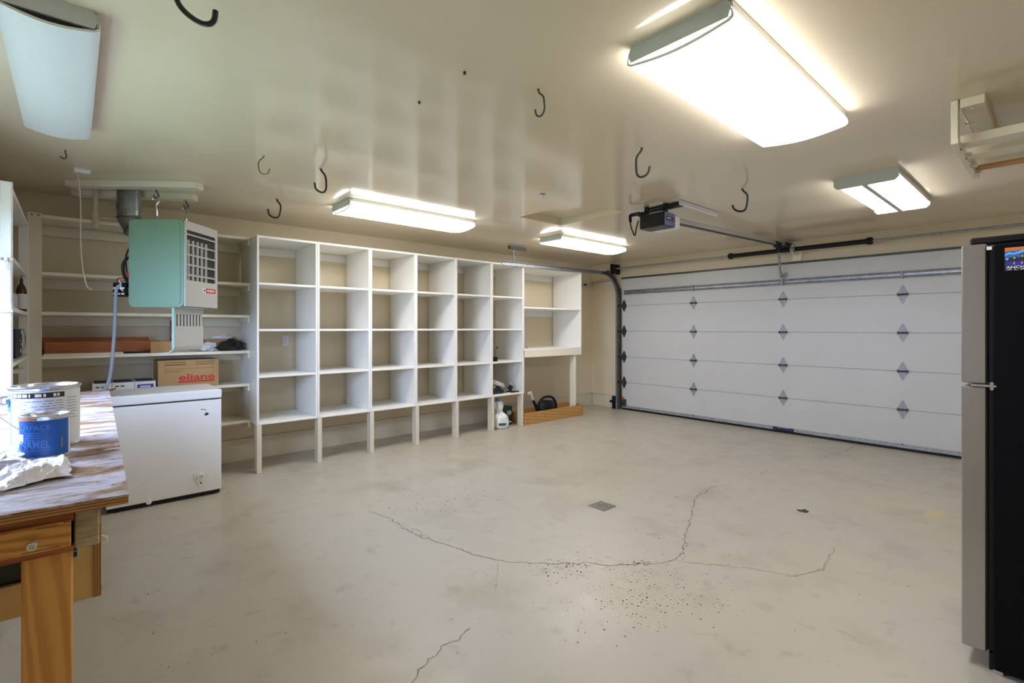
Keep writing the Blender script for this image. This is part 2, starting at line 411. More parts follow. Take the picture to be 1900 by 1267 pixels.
# ------------------------------------------------------------------ garage door
DY = 6.795
DX0, DX1 = -4.885, .075
door = struct('door_1', B(DX0, DX1, DY+.012, DY+.045, .012, 2.155), M_door, label='white sectional overhead garage door with five horizontal sections', cat='garage door')
ROOT[door] = Matrix.Identity(4)
ZS = [.018, 1.34-(740-608.9)/914.4*0+0, 0, 0, 0, 2.155]
zh = [2.1319-.4211*k for k in (1, 2, 3, 4)]           # hinge heights, top first
edges = [2.155]+zh+[.03]
for a, b_ in zip(edges, edges[1:]):
    part('door_section', B(DX0, DX1, DY, DY+.013, b_+.0022, a-.0022, bev=.0022), M_door, door)
part('bottom_rail', B(DX0, DX1, DY-.012, DY, .028, .072, bev=.003), M_galv, door)
part('bottom_seal', B(DX0, DX1, DY-.006, DY+.04, 0, .027, bev=.006), M_black, door)
bm = nb()
for dz in (0, .048): tube(bm, [(DX0+.05, DY-.02, 1.905+dz), (DX1-.05, DY-.02, 1.905+dz)], .011, 8)
box(bm, DX0+.05, DX1-.05, DY-.012, DY, 1.90, 1.955)
part('strut', bm, M_track, door, smooth=True)
hx = [-4.8445+1.2192*k for k in (1, 2, 3)]
for x in hx: part('strut_clip', B(x-.006, x+.006, DY-.034, DY, 1.885, 1.97), M_galv, door)
def hinge_bm():
    bm = nb()
    for s in (1, -1):
        prism(bm, [(-.04, .004*s), (-.04, .022*s), (-.013, .085*s), (-.008, .098*s), (.008, .098*s), (.013, .085*s), (.04, .022*s), (.04, .004*s)], (0, 0, 0), (1, 0, 0), (0, 0, 1), (0, -1, 0), .005)
        for q in (.03, .055, .085): cyl(bm, (0, -.004, q*s), (0, -.012, q*s), .0065, 6)
    return bm
def hpin_bm():
    bm = nb(); cyl(bm, (-.046, -.012, 0), (.046, -.012, 0), .010, 10)
    for s in (-1, 1): box(bm, .036*s, .047*s, -.026, 0, -.016, .016)
    return bm
h0 = mkobj('hinge', hinge_bm(), M_galv); h0.parent = door; p0 = mkobj('hinge_pin', hpin_bm(), M_dsteel); p0.parent = h0
first = True
for x in hx:
    for z in zh:
        if first: h0.location = (x, DY, z); first = False
        else:
            h = clone(h0, door, (x, DY, z)); clone(p0, h, (0, 0, 0))
e0 = mkobj('end_hinge', hinge_bm(), M_dsteel); e0.parent = door
bm = nb(); cyl(bm, (.03, -.02, 0), (-.10, -.03, 0), .006, 8); cyl(bm, (-.075, -.03, 0), (-.10, -.03, 0), .022, 14); box(bm, -.045, .045, -.03, 0, -.02, .02)
r0 = mkobj('roller', bm, M_dsteel); r0.parent = e0
for k, z in enumerate(zh):
    if k == 0: e0.location = (-4.8445, DY, z)
    else: h = clone(e0, door, (-4.8445, DY, z)); clone(r0, h, (0, 0, 0))
bm = B(-4.885, -4.80, DY-.03, DY, .06, .17, bev=.004); cyl(bm, (-4.86, DY-.03, .10), (-4.86, DY-.05, .10), .012)
part('corner_bracket', bm, M_dsteel, door)
part('warning_tag', B(-4.875, -4.83, DY-.032, DY-.028, .165, .205), M_red, door)
bm = B(-2.52, -2.28, DY-.02, DY-.012, .03, .062); box(bm, -2.52, -2.48, DY-.035, DY-.012, .028, .07); box(bm, -2.32, -2.28, DY-.035, DY-.012, .028, .07)
part('lift_handle', bm, M_navy, door)
for x in (-3.625, -1.187): part('bolt', cyl(nb(), (x, DY-.012, .068), (x, DY-.02, .068), .009, 8), M_dsteel, door)
# door arm bracket on the top section
bm = B(-2.43, -2.37, DY-.022, DY, 1.985, 2.03); tube(bm, [(-2.40, DY-.02, 2.005), (-2.36, DY-.02, 2.05)], .008, 6); tube(bm, [(-2.40, DY-.02, 2.0), (-2.345, DY-.02, 2.01)], .010, 6)
part('arm_bracket', bm, M_galv, door)

# left door track
TX = -4.955
tr = thing('door_track', 'galvanised curved roller track at the left edge of garage door', 'door track', (TX, 6.72, 0))
path = [(TX, 6.735, .01), (TX, 6.735, 1.86)]
cyc, czc, rad = 6.735-.37, 1.86, .37
for k in range(1, 11):
    a = math.radians(9*k); path.append((TX, cyc+rad*math.cos(a), czc+rad*math.sin(a)))
path.append((TX, 4.236, 2.20))
def channel(path, wd, dp):
    bm = nb(); sec = [(-wd/2, 0), (wd/2, 0), (wd/2, dp), (wd/2-.004, dp), (wd/2-.004, .004), (-wd/2+.004, .004), (-wd/2+.004, dp), (-wd/2, dp)]
    rings = []; P = [Vector(p) for p in path]
    for i, p in enumerate(P):
        t = (P[min(i+1, len(P)-1)]-P[max(i-1, 0)]).normalized(); nrm = Vector((1, 0, 0)).cross(t).normalized()   # in-plane normal
        rings.append([bm.verts.new(p+nrm*a+Vector((1, 0, 0))*b) for a, b in sec])
    for A, Bq in zip(rings, rings[1:]):
        for k in range(len(sec)): bm.faces.new((A[k], A[(k+1) % 8], Bq[(k+1) % 8], Bq[k]))
    bm.faces.new(rings[0]); bm.faces.new(rings[-1]); return bm
part('track', channel(path, .052, .035), M_track, tr)
part('track_angle', B(TX+.02, TX+.05, 6.765, 6.793, .0, 2.0), M_dsteel, tr)
bm = nb(); tube(bm, [(TX, 4.44, 2.23), (TX, 4.44, 2.40)], .010, 6); tube(bm, [(TX, 4.45, 2.27), (TX, 4.53, 2.40)], .008, 6)
part('hanger_strap', bm, M_galv, tr)
bm = B(TX-.02, TX+.02, 4.36, 4.66, 2.404, ZC)
part('hanger_angle', bm, M_dsteel, tr)
bm = nb(); prism(bm, [(6.36, 2.24), (6.45, 2.28), (6.62, 2.20), (6.74, 2.06), (6.78, 1.95), (6.74, 1.90), (6.71, 2.02), (6.60, 2.13), (6.45, 2.2)], (TX+.04, 0, 0), (0, 1, 0), (0, 0, 1), (1, 0, 0), .006)
part('flag_bracket', bm, M_dsteel, tr)

# torsion shaft
ts = thing('torsion_spring_assembly', 'torsion bar with black coil springs mounted above garage door', 'spring', (-2.3, 6.68, 2.32))
SY, SZ = 6.665, 2.318
part('shaft', tube(nb(), [(-5.02, SY, SZ), (.5, SY, SZ)], .0135, 10), M_galv, ts, smooth=True)
bm = nb()
for a, b_ in ((-3.0, -2.28), (-2.22, -1.47)):
    n = int((b_-a)/.011); pr = []
    for k in range(n+1): pr.append(((.030 if k % 2 else .026), a+(b_-a)*k/n))
    rings = []
    for r, x in pr: rings.append([bm.verts.new((x, SY+r*math.cos(q), SZ+r*math.sin(q))) for q in [2*math.pi*j/14 for j in range(14)]])
    for A, Bq in zip(rings, rings[1:]):
        for j in range(14): bm.faces.new((A[j], A[(j+1) % 14], Bq[(j+1) % 14], Bq[j]))
    bm.faces.new(rings[0]); bm.faces.new(rings[-1])
part('torsion_spring', bm, M_black, ts, smooth=True)
for x in (-3.02, -1.46): part('winding_cone', tube(nb(), [(x-.03, SY, SZ), (x, SY, SZ), (x+.03, SY, SZ)], [.034, .044, .036], 14), M_black, ts)
bm = B(-2.30, -2.20, YF-.03, YF-.0, 2.19, 2.43); box(bm, -2.262, -2.238, SY-.02, YF, 2.26, 2.37)
part('centre_bracket', bm, M_cream, ts)
part('centre_bearing', tube(nb(), [(-2.27, SY, SZ), (-2.23, SY, SZ)], .042, 14), M_galv, ts)
bm = nb(); tube(bm, [(-4.99, SY, SZ), (-4.90, SY, SZ)], .062, 18); box(bm, -5.0, -4.97, SY-.04, YF, 2.24, 2.40)
part('cable_drum', bm, M_black, ts)
part('lift_cable', tube(nb(), [(-4.93, SY-.04, SZ), (-4.90, 6.775, 1.9), (-4.89, 6.775, .12)], .003, 5), M_dsteel, ts)

sn = thing('safety_sensor', 'black photo-eye sensor beside foot of the left door track', 'sensor', (-5.0, 6.75, 0))
part('sensor_bracket', B(-5.04, -4.985, 6.72, 6.765, 0.0, .21, bev=.004), M_black, sn)
part('sensor_eye', tube(nb(), [(-5.03, 6.73, .12), (-5.075, 6.72, .12)], .022, 12), M_black, sn)

# ------------------------------------------------------------------ garage door opener
op = thing('garage_door_opener', 'black ceiling garage door opener with blue panel and long rail', 'door opener', (-2.45, 3.94, 2.24))
MX0, MX1, MY0, MY1, MZ0, MZ1 = -2.583, -2.33, 3.856, 4.03, 2.24, 2.366
part('housing', B(MX0, MX1, MY0, MY1, MZ0+.004, MZ1, bev=.006), M_black, op)
part('bottom_cover', B(MX0+.004, MX1-.004, MY0+.004, MY1-.004, MZ0, MZ0+.004), M_greybot, op)
part('side_panel', B(MX1, MX1+.004, MY0+.004, MY1-.002, MZ0+.006, MZ1-.006), M_purple, op)
part('light_lens', B(MX0+.02, MX1+.006, MY1, MY1+.085, MZ0-.005, MZ1-.008, bev=.018, seg=3), M_plastic, op, smooth=True)
lb = part('logo_plate', B(MX1+.004, MX1+.0055, MY0+.022, MY1-.03, MZ0+.05, MZ0+.088), M_ink, op)
part('logo_text', place(fit(text_bm('genie', .03, bold=.0006), .066, .02), (MX1+.006, MY0+.065, MZ0+.071), (0, 1, 0), (0, 0, 1)), M_white_txt, lb)
part('logo_text', place(fit(text_bm('PRO', .02), .035, .012), (MX1+.006, MY0+.118, MZ0+.071), (0, 1, 0), (0, 0, 1)), M_red, lb)
part('logo_text', B(MX1+.0055, MX1+.0062, MY0+.06, MY0+.125, MZ0+.053, MZ0+.056), M_red, lb)
bm = nb(); box(bm, -2.60, -2.205, 3.90, 3.96, MZ1+.03, MZ1+.042); box(bm, -2.56, -2.53, 3.90, 3.93, MZ1, ZC); box(bm, -2.37, -2.34, 3.90, 3.93, MZ1, ZC); box(bm, -2.6, -2.24, 3.96, 4.0, ZC-.012, ZC)
part('mounting_strap', bm, M_black, op)
bm = nb(); box(bm, -2.245, -2.20, 3.88, 4.57, ZC-.004, ZC); box(bm, -2.203, -2.20, 3.88, 4.57, ZC-.045, ZC)
an = part('perforated_angle', bm, mat('zinc_white', (.72, .74, .80), .5, .1), op)
bm = nb()
for k in range(22): cyl(bm, (-2.2005, 3.90+.03*k, ZC-.024), (-2.199, 3.90+.03*k, ZC-.024), .006, 6)
part('angle_holes', bm, M_dsteel, an)
RX = -2.43
bm = nb(); box(bm, RX-.022, RX+.022, 4.1, 6.70, 2.322, 2.33); box(bm, RX-.006, RX+.006, 4.1, 6.70, 2.33, 2.365); box(bm, RX-.018, RX+.018, 4.1, 6.70, 2.365, 2.372)
for v in bm.verts: v.co.z += (v.co.y-4.1)/2.6*.05; v.co.x += (v.co.y-4.1)/2.6*.075
part('rail', bm, M_grey, op)
bm = nb(); box(bm, RX-.018, RX+.018, 4.1, 6.70, 2.312, 2.322)
for v in bm.verts: v.co.z += (v.co.y-4.1)/2.6*.05; v.co.x += (v.co.y-4.1)/2.6*.075
part('chain', bm, M_dsteel, op)
RX = -2.36
bm = B(RX-.03, RX+.03, 6.42, 6.55, 2.335, 2.40, bev=.01); prism(bm, [(-.03, 0), (.03, 0), (.018, -.07), (-.018, -.07)], (RX, 6.50, 2.345), (1, 0, 0), (0, 0, 1), (0, 1, 0), .04)
part('trolley', bm, M_black, op)
bm = nb(); tube(bm, [(RX, 6.52, 2.30), (RX-.02, 6.60, 2.17), (-2.418, 6.762, 1.985)], .013, 6)
part('door_arm', bm, M_galv, op)
bm = B(RX-.05, RX+.05, 6.70, YF, 2.34, 2.42, bev=.006); tube(bm, [(RX+.04, 6.72, 2.38), (RX+.10, 6.74, 2.37)], .02, 8)
part('header_bracket', bm, M_dsteel, op)
bm = nb(); box(bm, -2.69, -2.59, 3.86, 3.89, 2.375, 2.405, bev=.005); box(bm, -2.60, -2.56, 3.86, 3.90, 2.36, 2.385)
cyl(bm, (-2.68, 3.85, 2.385), (-2.67, 3.84, 2.32), .014, 10)
part('outlet_bracket', bm, M_black, op)
part('power_cord', tube(nb(), smoothpts([(-2.67, 3.84, 2.33), (-2.66, 3.83, 2.28), (-2.63, 3.82, 2.22), (-2.605, 3.82, 2.17), (-2.60, 3.83, 2.25), (-2.59, 3.85, 2.32)]), .006, 6), M_black, op, smooth=True)

# ------------------------------------------------------------------ ceiling lights
def wrap_light(cx, cy, L, Wd, rot, label, lit=True, name='ceiling_light'):
    t = thing(name, label, 'ceiling light', (cx, cy, ZC), rot, 'wraparound fluorescent ceiling lights')
    h, w = L/2, Wd/2
    part('housing', B(-w+.006, w-.006, -h+.004, h-.004, -.036, 0, bev=.004), M_fix, t, local=True)
    # curved lens
    sec = [(-w+.004, -.036), (-w, -.05), (-w, -.064), (-w+.012, -.073)]
    for k in range(1, 12): x = -w+.012+(2*w-.024)*k/12; sec.append((x, -.073-.020*math.sin(math.pi*k/12)))
    sec += [(w-.012, -.073), (w, -.064), (w, -.05), (w-.004, -.036)]
    bm = nb(); A = [bm.verts.new((x, -h, z)) for x, z in sec]; Bq = [bm.verts.new((x, h, z)) for x, z in sec]
    for k in range(len(sec)-1): bm.faces.new((A[k], A[k+1], Bq[k+1], Bq[k]))
    part('lens', bm, M_lens if lit else M_lensoff, t, smooth=True, local=True)
    for s in (-1, 1):
        bm = nb(); prism(bm, [(-w+.02, 0), (-w+.006, -.03), (-w+.016, -.062), (w-.016, -.062), (w-.006, -.03), (w-.02, 0)], (0, s*(h-.004), 0), (1, 0, 0), (0, 0, 1), (0, s, 0), .012)
        part('end_cap', bm, M_fix, t, local=True)
        inner = [(x*.985, z*.985) for x, z in sec]; bm = nb()
        o1 = [bm.verts.new((x, s*h, z)) for x, z in sec]; o2 = [bm.verts.new((x*.965, s*h, z*.90)) for x, z in sec]
        o3 = [bm.verts.new((x, s*(h+.006), z)) for x, z in sec]; o4 = [bm.verts.new((x*.965, s*(h+.006), z*.90)) for x, z in sec]
        for k in range(len(sec)-1):
            bm.faces.new((o3[k], o3[k+1], o4[k+1], o4[k])); bm.faces.new((o1[k], o1[k+1], o3[k+1], o3[k])); bm.faces.new((o2[k], o2[k+1], o4[k+1], o4[k]))
        part('lens_rim', bm, M_plastic, t, local=True)
    return t
wrap_light(-.945, 2.29, 1.29, .42, 0, 'large lit wraparound ceiling light nearest the camera')
wrap_light(-4.20, 2.40, 1.30, .41, 0, 'lit wraparound ceiling light above the white cubby shelves')
wrap_light(-4.10, 4.90, 1.25, .38, 0, 'lit wraparound ceiling light nearest the door track hanger')
wrap_light(-2.90, -.058, 1.29, .26, math.pi/2, 'unlit wraparound ceiling light over the workbench', lit=False)
t = thing('strip_light', 'lit bare-tube ceiling light without lens near the garage door', 'ceiling light', (-.95, 4.80, ZC))
h, w = .58, .19
part('housing', B(-w, w, -h, h, -.035, 0, bev=.004), M_fix, t, local=True)
for xx in (-.105, .105):
    bm = nb(); sec = [(xx-.075, -.036), (xx-.05, -.046), (xx+.05, -.046), (xx+.075, -.036)]
    A = [bm.verts.new((x, -h+.03, z)) for x, z in sec]; Bq = [bm.verts.new((x, h-.03, z)) for x, z in sec]
    for k in range(3): bm.faces.new((A[k], A[k+1], Bq[k+1], Bq[k]))
    part('reflector', bm, M_plastic, t, local=True)
for xx in (-.142, -.068, .068, .142): part('fluorescent_tube', cyl(nb(), (xx, -h+.02, -.066), (xx, h-.02, -.066), .019, 12), mat('lit_tube', (1, .98, .95), .4, emit=LAMP*1.15), t, smooth=True, local=True)
bm = nb(); prism(bm, [(-.022, -.03), (.022, -.03), (.016, -.09), (-.016, -.09)], (0, -h, 0), (1, 0, 0), (0, 0, 1), (0, 1, 0), 2*h)
part('centre_channel', bm, M_fix, t, local=True)
for s in (-1, 1):
    bm = nb(); prism(bm, [(-w, 0), (-w-.004, -.06), (-w+.02, -.085), (w-.02, -.085), (w+.004, -.06), (w, 0)], (0, s*h, 0), (1, 0, 0), (0, 0, 1), (0, s, 0), .012)
    part('end_plate', bm, M_fix, t, local=True)

# ------------------------------------------------------------------ ceiling hooks (bent rods hanging from the ceiling)
def hook(label, pix, r, m, sc=None):
    top = pz(*pix[0], ZC); dep = (top-C0).dot(Fv)
    pts = smoothpts([pd(u, v, dep) for u, v in pix], 2)
    pts = [Vector((top.x, top.y, ZC+.0))]+pts[1:]
    t = thing('ceiling_hook', label, 'hook', top, 0, 'storage hooks screwed into the ceiling')
    part('hook_rod', tube(nb(), pts, r, 8), m, t, smooth=True)
    part('screw_base', cyl(nb(), (top.x, top.y, ZC-.004), (top.x, top.y, ZC), r*1.8, 10), M_tin, t)
def zz(o, s, pts): return [(o[0]+x*s, o[1]+y*s) for x, y in pts]
hook('small moss-green ceiling hook left of the black pair', zz((460, 250), .14207, [(210, 270), (205, 298), (140, 340), (136, 400), (145, 470), (175, 508), (220, 516), (265, 505), (285, 440)]), .0045, M_mosshook)
hook('black ceiling hook just left of the light over the cubbies', zz((460, 250), .14207, [(950, 440), (962, 475), (1008, 525), (1022, 590), (1024, 700), (1005, 745), (962, 758), (905, 728), (878, 690), (872, 625)]), .0068, M_blackm)
hook('black ceiling hook hanging lowest in front of the cubby tops', zz((460, 250), .14207, [(377, 835), (383, 865), (425, 910), (432, 960), (412, 1060), (385, 1083), (345, 1085), (295, 1062), (268, 1030), (263, 970)]), .0075, M_blackm)
hook('thin dark green ceiling hook in the middle of the ceiling', zz((940, 140), .18927, [(310, 130), (318, 175), (362, 198), (370, 270), (374, 330), (350, 390), (315, 406), (288, 385), (280, 335)]), .0042, M_greenhook)
hook('black ceiling hook above the garage door opener', zz((1140, 250), .14737, [(347, 160), (342, 200), (285, 265), (273, 330), (276, 470), (295, 520), (338, 537), (390, 518), (433, 470), (447, 400)]), .0068, M_blackm)
hook('black ceiling hook between the opener and the tube light', zz((1140, 250), .14737, [(1610, 675), (1613, 700), (1670, 745), (1680, 790), (1662, 930), (1630, 958), (1575, 967), (1518, 948), (1493, 915), (1488, 885)]), .0078, M_blackm)
hook('small dark hook beside the unlit ceiling light', [(121, 278), (121, 284), (124, 289), (123, 292), (119, 295.5), (114, 292), (112, 290)], .004, M_dsteel)
hook('large black hook cut off by the top edge of the picture', [(336, -63), (335, -48), (325, -32), (324, -12), (329, 3), (337, 16), (354, 32), (374, 44), (389, 45.5), (398, 39), (400, 20)], .0082, M_blackm)
tp = pz(1007, 360, ZC)
t = thing('eye_bolt', 'small metal bolt and nut in the ceiling near the attic hatch', 'bolt', tp)
bm = nb(); cyl(bm, (tp.x, tp.y, ZC), (tp.x, tp.y, ZC-.035), .005, 8); cyl(bm, (tp.x, tp.y, ZC-.012), (tp.x, tp.y, ZC-.022), .014, 6)
part('shank', bm, M_tin, t); part('washer', cyl(nb(), (tp.x, tp.y, ZC), (tp.x, tp.y, ZC-.003), .024, 12), M_galv, t)

# pull cord
tp = pz(153, 314, ZC); dep = (tp-C0).dot(Fv)
t = thing('pull_cord_switch', 'white ceiling pull switch with long cream cord', 'switch', tp)
bm = B(tp.x-.03, tp.x+.03, tp.y-.045, tp.y+.045, ZC-.028, ZC, bev=.006); part('switch_box', bm, M_plastic, t)
part('pull_cord', tube(nb(), smoothpts([pd(144, 318, dep), pd(148, 345, dep), pd(150, 400, dep), pd(149, 440, dep), pd(152, 490, dep), pd(158, 520, dep), pd(162, 534, dep), pd(172, 538, dep)]), .0035, 6), M_cordw, t, smooth=True)

# ------------------------------------------------------------------ unit heater hung in the corner, turned 45 degrees to the room
def fr(d, l, z): return Fv*d+Rv*l+Uv*z
HB = fr(3.8, -2.6, 1.49)
ht = thing('unit_heater', 'teal and grey gas unit heater hanging above the chest freezer', 'heater', HB, YAW)
# local frame: +x = Rv (louvre side), +y = Fv (away from camera)
def loc(d, l, z): return (l+2.6, d-3.8, z-1.49)
hd, hw = .20, .20
bm = nb(); prism(bm, rrect(.40, .64, .035), (-.0, -hd, .325), (1, 0, 0), (0, 0, 1), (0, 1, 0), .40)
part('cabinet', bm, M_teal, ht, local=True, smooth=True)
bm = nb(); prism(bm, rrect(.365, .60, .03), (-.002, -hd-.006, .325), (1, 0, 0), (0, 0, 1), (0, 1, 0), .007)
part('side_panel', bm, M_teal, ht, local=True, smooth=True)
# grey outlet face
fx = hw
bm = nb()
box(bm, fx, fx+.012, -hd+.005, hd-.005, .012, .205); box(bm, fx, fx+.012, -hd+.005, hd-.005, .575, .64)
box(bm, fx, fx+.012, -hd+.005, -hd+.02, .205, .575); box(bm, fx, fx+.012, hd-.03, hd-.005, .205, .575)
part('outlet_frame', bm, M_grey, ht, local=True)
part('outlet_cavity', B(fx-.006, fx+.001, -hd+.02, hd-.03, .205, .575), M_dark, ht, local=True)
for k in range(5):
    z = .225+.075*k
    bm = nb(); prism(bm, [(-.002, 0), (.014, -.008), (.016, .0), (.0, .010)], (fx+.0, -hd+.02, z+.02), (1, 0, 0), (0, 0, 1), (0, 1, 0), 2*hd-.05)
    part('louvre_blade', bm, M_grey, ht, local=True)
for k in range(5):
    y = -hd+.035+.052*k
    bm = nb(); prism(bm, [(-.004, .0), (.010, .014), (.011, .018), (.009, .018), (-.004, .004)], (fx, y, .205), (1, 0, 0), (0, 1, 0), (0, 0, 1), .30)
    part('vertical_vane', bm, M_grey, ht, local=True)
bd = part('badge', B(fx+.012, fx+.014, .04, .165, .125, .16), M_red, ht, local=True)
part('badge_mark', B(fx+.012, fx+.0145, .005, .04, .125, .16), M_white_txt, bd, local=True)
part('badge_mark', place(fit(text_bm('M', .02, bold=.001), .018, .016), (fx+.0148, .0225, .1425), (0, 1, 0), (0, 0, 1)), M_ink, bd, local=True)
part('badge_text', place(fit(text_bm('MODINE', .02, bold=.0005), .09, .017), (fx+.0145, .103, .1425), (0, 1, 0), (0, 0, 1)), M_white_txt, bd, local=True)
# slotted skirt plate with curled lip
sx = 2.6-2.475
bm = nb(); nS = 9; y0, y1 = -hd+.012, hd-.05; zt, zb_ = .0, -.29; s0, s1 = -.045, -.135
pit = (y1-y0)/nS
box(bm, sx-.004, sx, y0, y1, s0, zt); box(bm, sx-.004, sx, y0, y1, zb_, s1)
for k in range(nS): box(bm, sx-.004, sx, y0+k*pit, y0+k*pit+pit*.62, s1, s0)
part('slotted_skirt', bm, M_grey, ht, local=True)
part('slot_shade_sheet', B(sx-.012, sx-.009, y0+.002, y1-.002, s1-.015, s0+.015), M_dark, ht, local=True)  # near-black sheet added so the slots read as shaded
bm = nb(); prism(bm, [(0, -.28), (-.01, -.305), (-.035, -.325), (-.075, -.33), (-.075, -.334), (-.034, -.331), (-.005, -.311), (.006, -.28)], (sx-.005, y0, 0), (1, 0, 0), (0, 0, 1), (0, 1, 0), y1-y0)
part('curled_lip', bm, M_grey, ht, local=True)
part('skirt_edge', B(sx-.016, sx+.002, y0-.004, y0, -.30, .0), mat('pale_teal_edge', (.36, .58, .52), .35), ht, local=True)
# junction box with wires at the back
jb = part('junction_box', B(-.318, -.224, -.20, -.12, .083, .183, bev=.004), M_black, ht, local=True)
bm = nb()
for k in range(3): box(bm, -.312+.03*k, -.292+.03*k, -.2035, -.1995, .095, .108); box(bm, -.312+.03*k, -.292+.03*k, -.2035, -.1995, .135, .15)
part('terminal', bm, M_white_txt, jb, local=True)
part('conduit_arm', B(-.224, -.19, -.18, -.14, .11, .15), M_dsteel, jb, local=True)
part('wire', tube(nb(), smoothpts([(-.235, -.16, .18), (-.27, -.16, .25), (-.278, -.16, .32), (-.245, -.16, .37), (-.20, -.15, .385)]), .010, 8), M_black, ht, local=True, smooth=True)
part('wire', tube(nb(), smoothpts([(-.225, -.16, .18), (-.242, -.17, .28), (-.248, -.17, .38), (-.225, -.16, .45), (-.20, -.15, .47)]), .006, 8), M_black, ht, local=True, smooth=True)
part('wire', tube(nb(), smoothpts([(-.265, -.207, .2), (-.25, -.207, .17), (-.258, -.207, .14), (-.235, -.207, .12)]), .004, 6), M_white_txt, ht, local=True, smooth=True)
part('wire', tube(nb(), smoothpts([(-.30, -.16, .18), (-.325, -.16, .21), (-.29, -.16, .225), (-.24, -.16, .215)]), .004, 6), M_red, ht, local=True, smooth=True)
part('burner_port', B(-.235, -.20, -.18, -.13, .23, .26), M_red, ht, local=True)

# grey cord from the junction box down behind the bench
bpt = [pd(225, 528, 3.60), pd(216, 533, 3.58), pd(214.5, 550, 3.58), pd(213, 610, 3.58), pd(209, 660, 3.57), pd(203, 712, 3.56), Vector((-4.55, .135, .87)), Vector((-4.53, .115, .7)), Vector((-4.53, .115, .2))]
t = thing('power_cord', 'grey cord running down from the heater past the shelves', 'cord', bpt[-1])
part('cord', tube(nb(), smoothpts(bpt), .011, 8), M_cord, t, smooth=True)

# mounting boards, hanger hooks, flue, gas pipe
def board(label, A, Bp, w=.09, hgt=.048):
    (d0, l0), (d1, l1) = A, Bp; P, Q = fr(d0, l0, 0), fr(d1, l1, 0); L = (Q-P).length
    t = thing('mounting_board', label, 'board', ((P.x+Q.x)/2, (P.y+Q.y)/2, ZC), math.atan2(Q.y-P.y, Q.x-P.x), 'cream boards on the ceiling above the heater')
    part('board', B(-L/2, L/2, 0, w, -hgt, 0, bev=.003), M_cream, t, local=True); return t
board('cream board on the ceiling, nearer of two above the heater', (3.645, -3.31), (3.70, -2.365))
board('cream board on the ceiling, farther of two above the heater', (3.90, -3.49), (4.03, -2.61))
for lab, (u, v), zt in (('wire hanger hook holding the near top edge of the heater', (290, 352), 2.396), ('wire hanger hook holding the far top edge of the heater', (345, 372), 2.396)):
    tp = pz(u, v, zt); dep = (tp-C0).dot(Fv); k = dep*1/914.4
    t = thing('hanger_rod', lab, 'hanger', tp, 0, 'hanger hooks holding the heater')
    q = lambda x, z: tp+Rv*x+Uv*z
    part('eye', tube(nb(), smoothpts([q(0, 0), q(0, -.02), q(.018, -.035), q(.018, -.055), q(0, -.068), q(-.018, -.055), q(-.015, -.035)]), .005, 7), M_dsteel, t, smooth=True)
    part('s_hook', tube(nb(), smoothpts([q(-.03, -.075), q(-.028, -.06), q(-.008, -.05), q(.008, -.058), q(.026, -.08), q(.012, -.10), q(0, -.115), q(0, -.15)]), .006, 7), M_tin, t, smooth=True)
    part('turnbuckle', cyl(nb(), q(0, -.15), q(0, -.20), .010, 10), M_tin, t)
    part('rod', cyl(nb(), q(0, -.20), q(0, 2.13-tp.z), .006, 8), M_cord, t)
fp = fr(3.86, -3.0, 0)
t = thing('flue_pipe', 'galvanised round flue pipe with elbow between heater and ceiling', 'pipe', (fp.x, fp.y, 2.1))
part('pipe', tube(nb(), [(fp.x, fp.y, ZC), (fp.x, fp.y, 2.27)], .077, 24), M_flue, t, smooth=True)
bm = nb(); tube(bm, [(fp.x, fp.y, 2.30), (fp.x, fp.y, 2.26)], .0805, 24); part('collar', bm, M_flue, t, smooth=True)
el = [Vector((fp.x, fp.y, 2.262)), Vector((fp.x, fp.y, 2.20)), fr(3.86, -2.955, 2.12), fr(3.86, -2.87, 2.055), fr(3.86, -2.84, 2.04)]
part('elbow', tube(nb(), el, .076, 24), M_flue, t)
for p_, dr in ((el[1], Vector((0, 0, 1))), (el[2], (el[3]-el[1]))):
    d_ = Vector(dr).normalized()*.004; part('seam', tube(nb(), [p_-d_, p_+d_], .0805, 24), M_dsteel, t)
part('screw', cyl(nb(), fr(3.782, -2.985, 2.275), fr(3.772, -2.985, 2.275), .005, 8), M_tin, t)
gp = fr(3.88, -3.281, ZC)
t = thing('gas_pipe', 'thin beige gas pipe with tee dropping from ceiling beside the flue', 'pipe', (gp.x, gp.y, ZC))
zt = 1.34+(608.9-420)/914.4*4.1
bm = nb(); cyl(bm, (gp.x, gp.y, ZC), (gp.x, gp.y, 2.19), .016, 12); part('riser', bm, M_pvc, t, smooth=True)
part('tee', tube(nb(), [(gp.x, gp.y, 2.245), (gp.x, gp.y, 2.175)], .024, 12), M_pvc, t, smooth=True)
part('drip_leg', tube(nb(), [(gp.x, gp.y, 2.175), (gp.x, gp.y, 2.125)], .019, 12), M_pvc, t, smooth=True)
part('branch', cyl(nb(), (gp.x, gp.y, 2.21), fr(3.90, -3.085, 2.21), .013, 10), M_pvc, t, smooth=True)

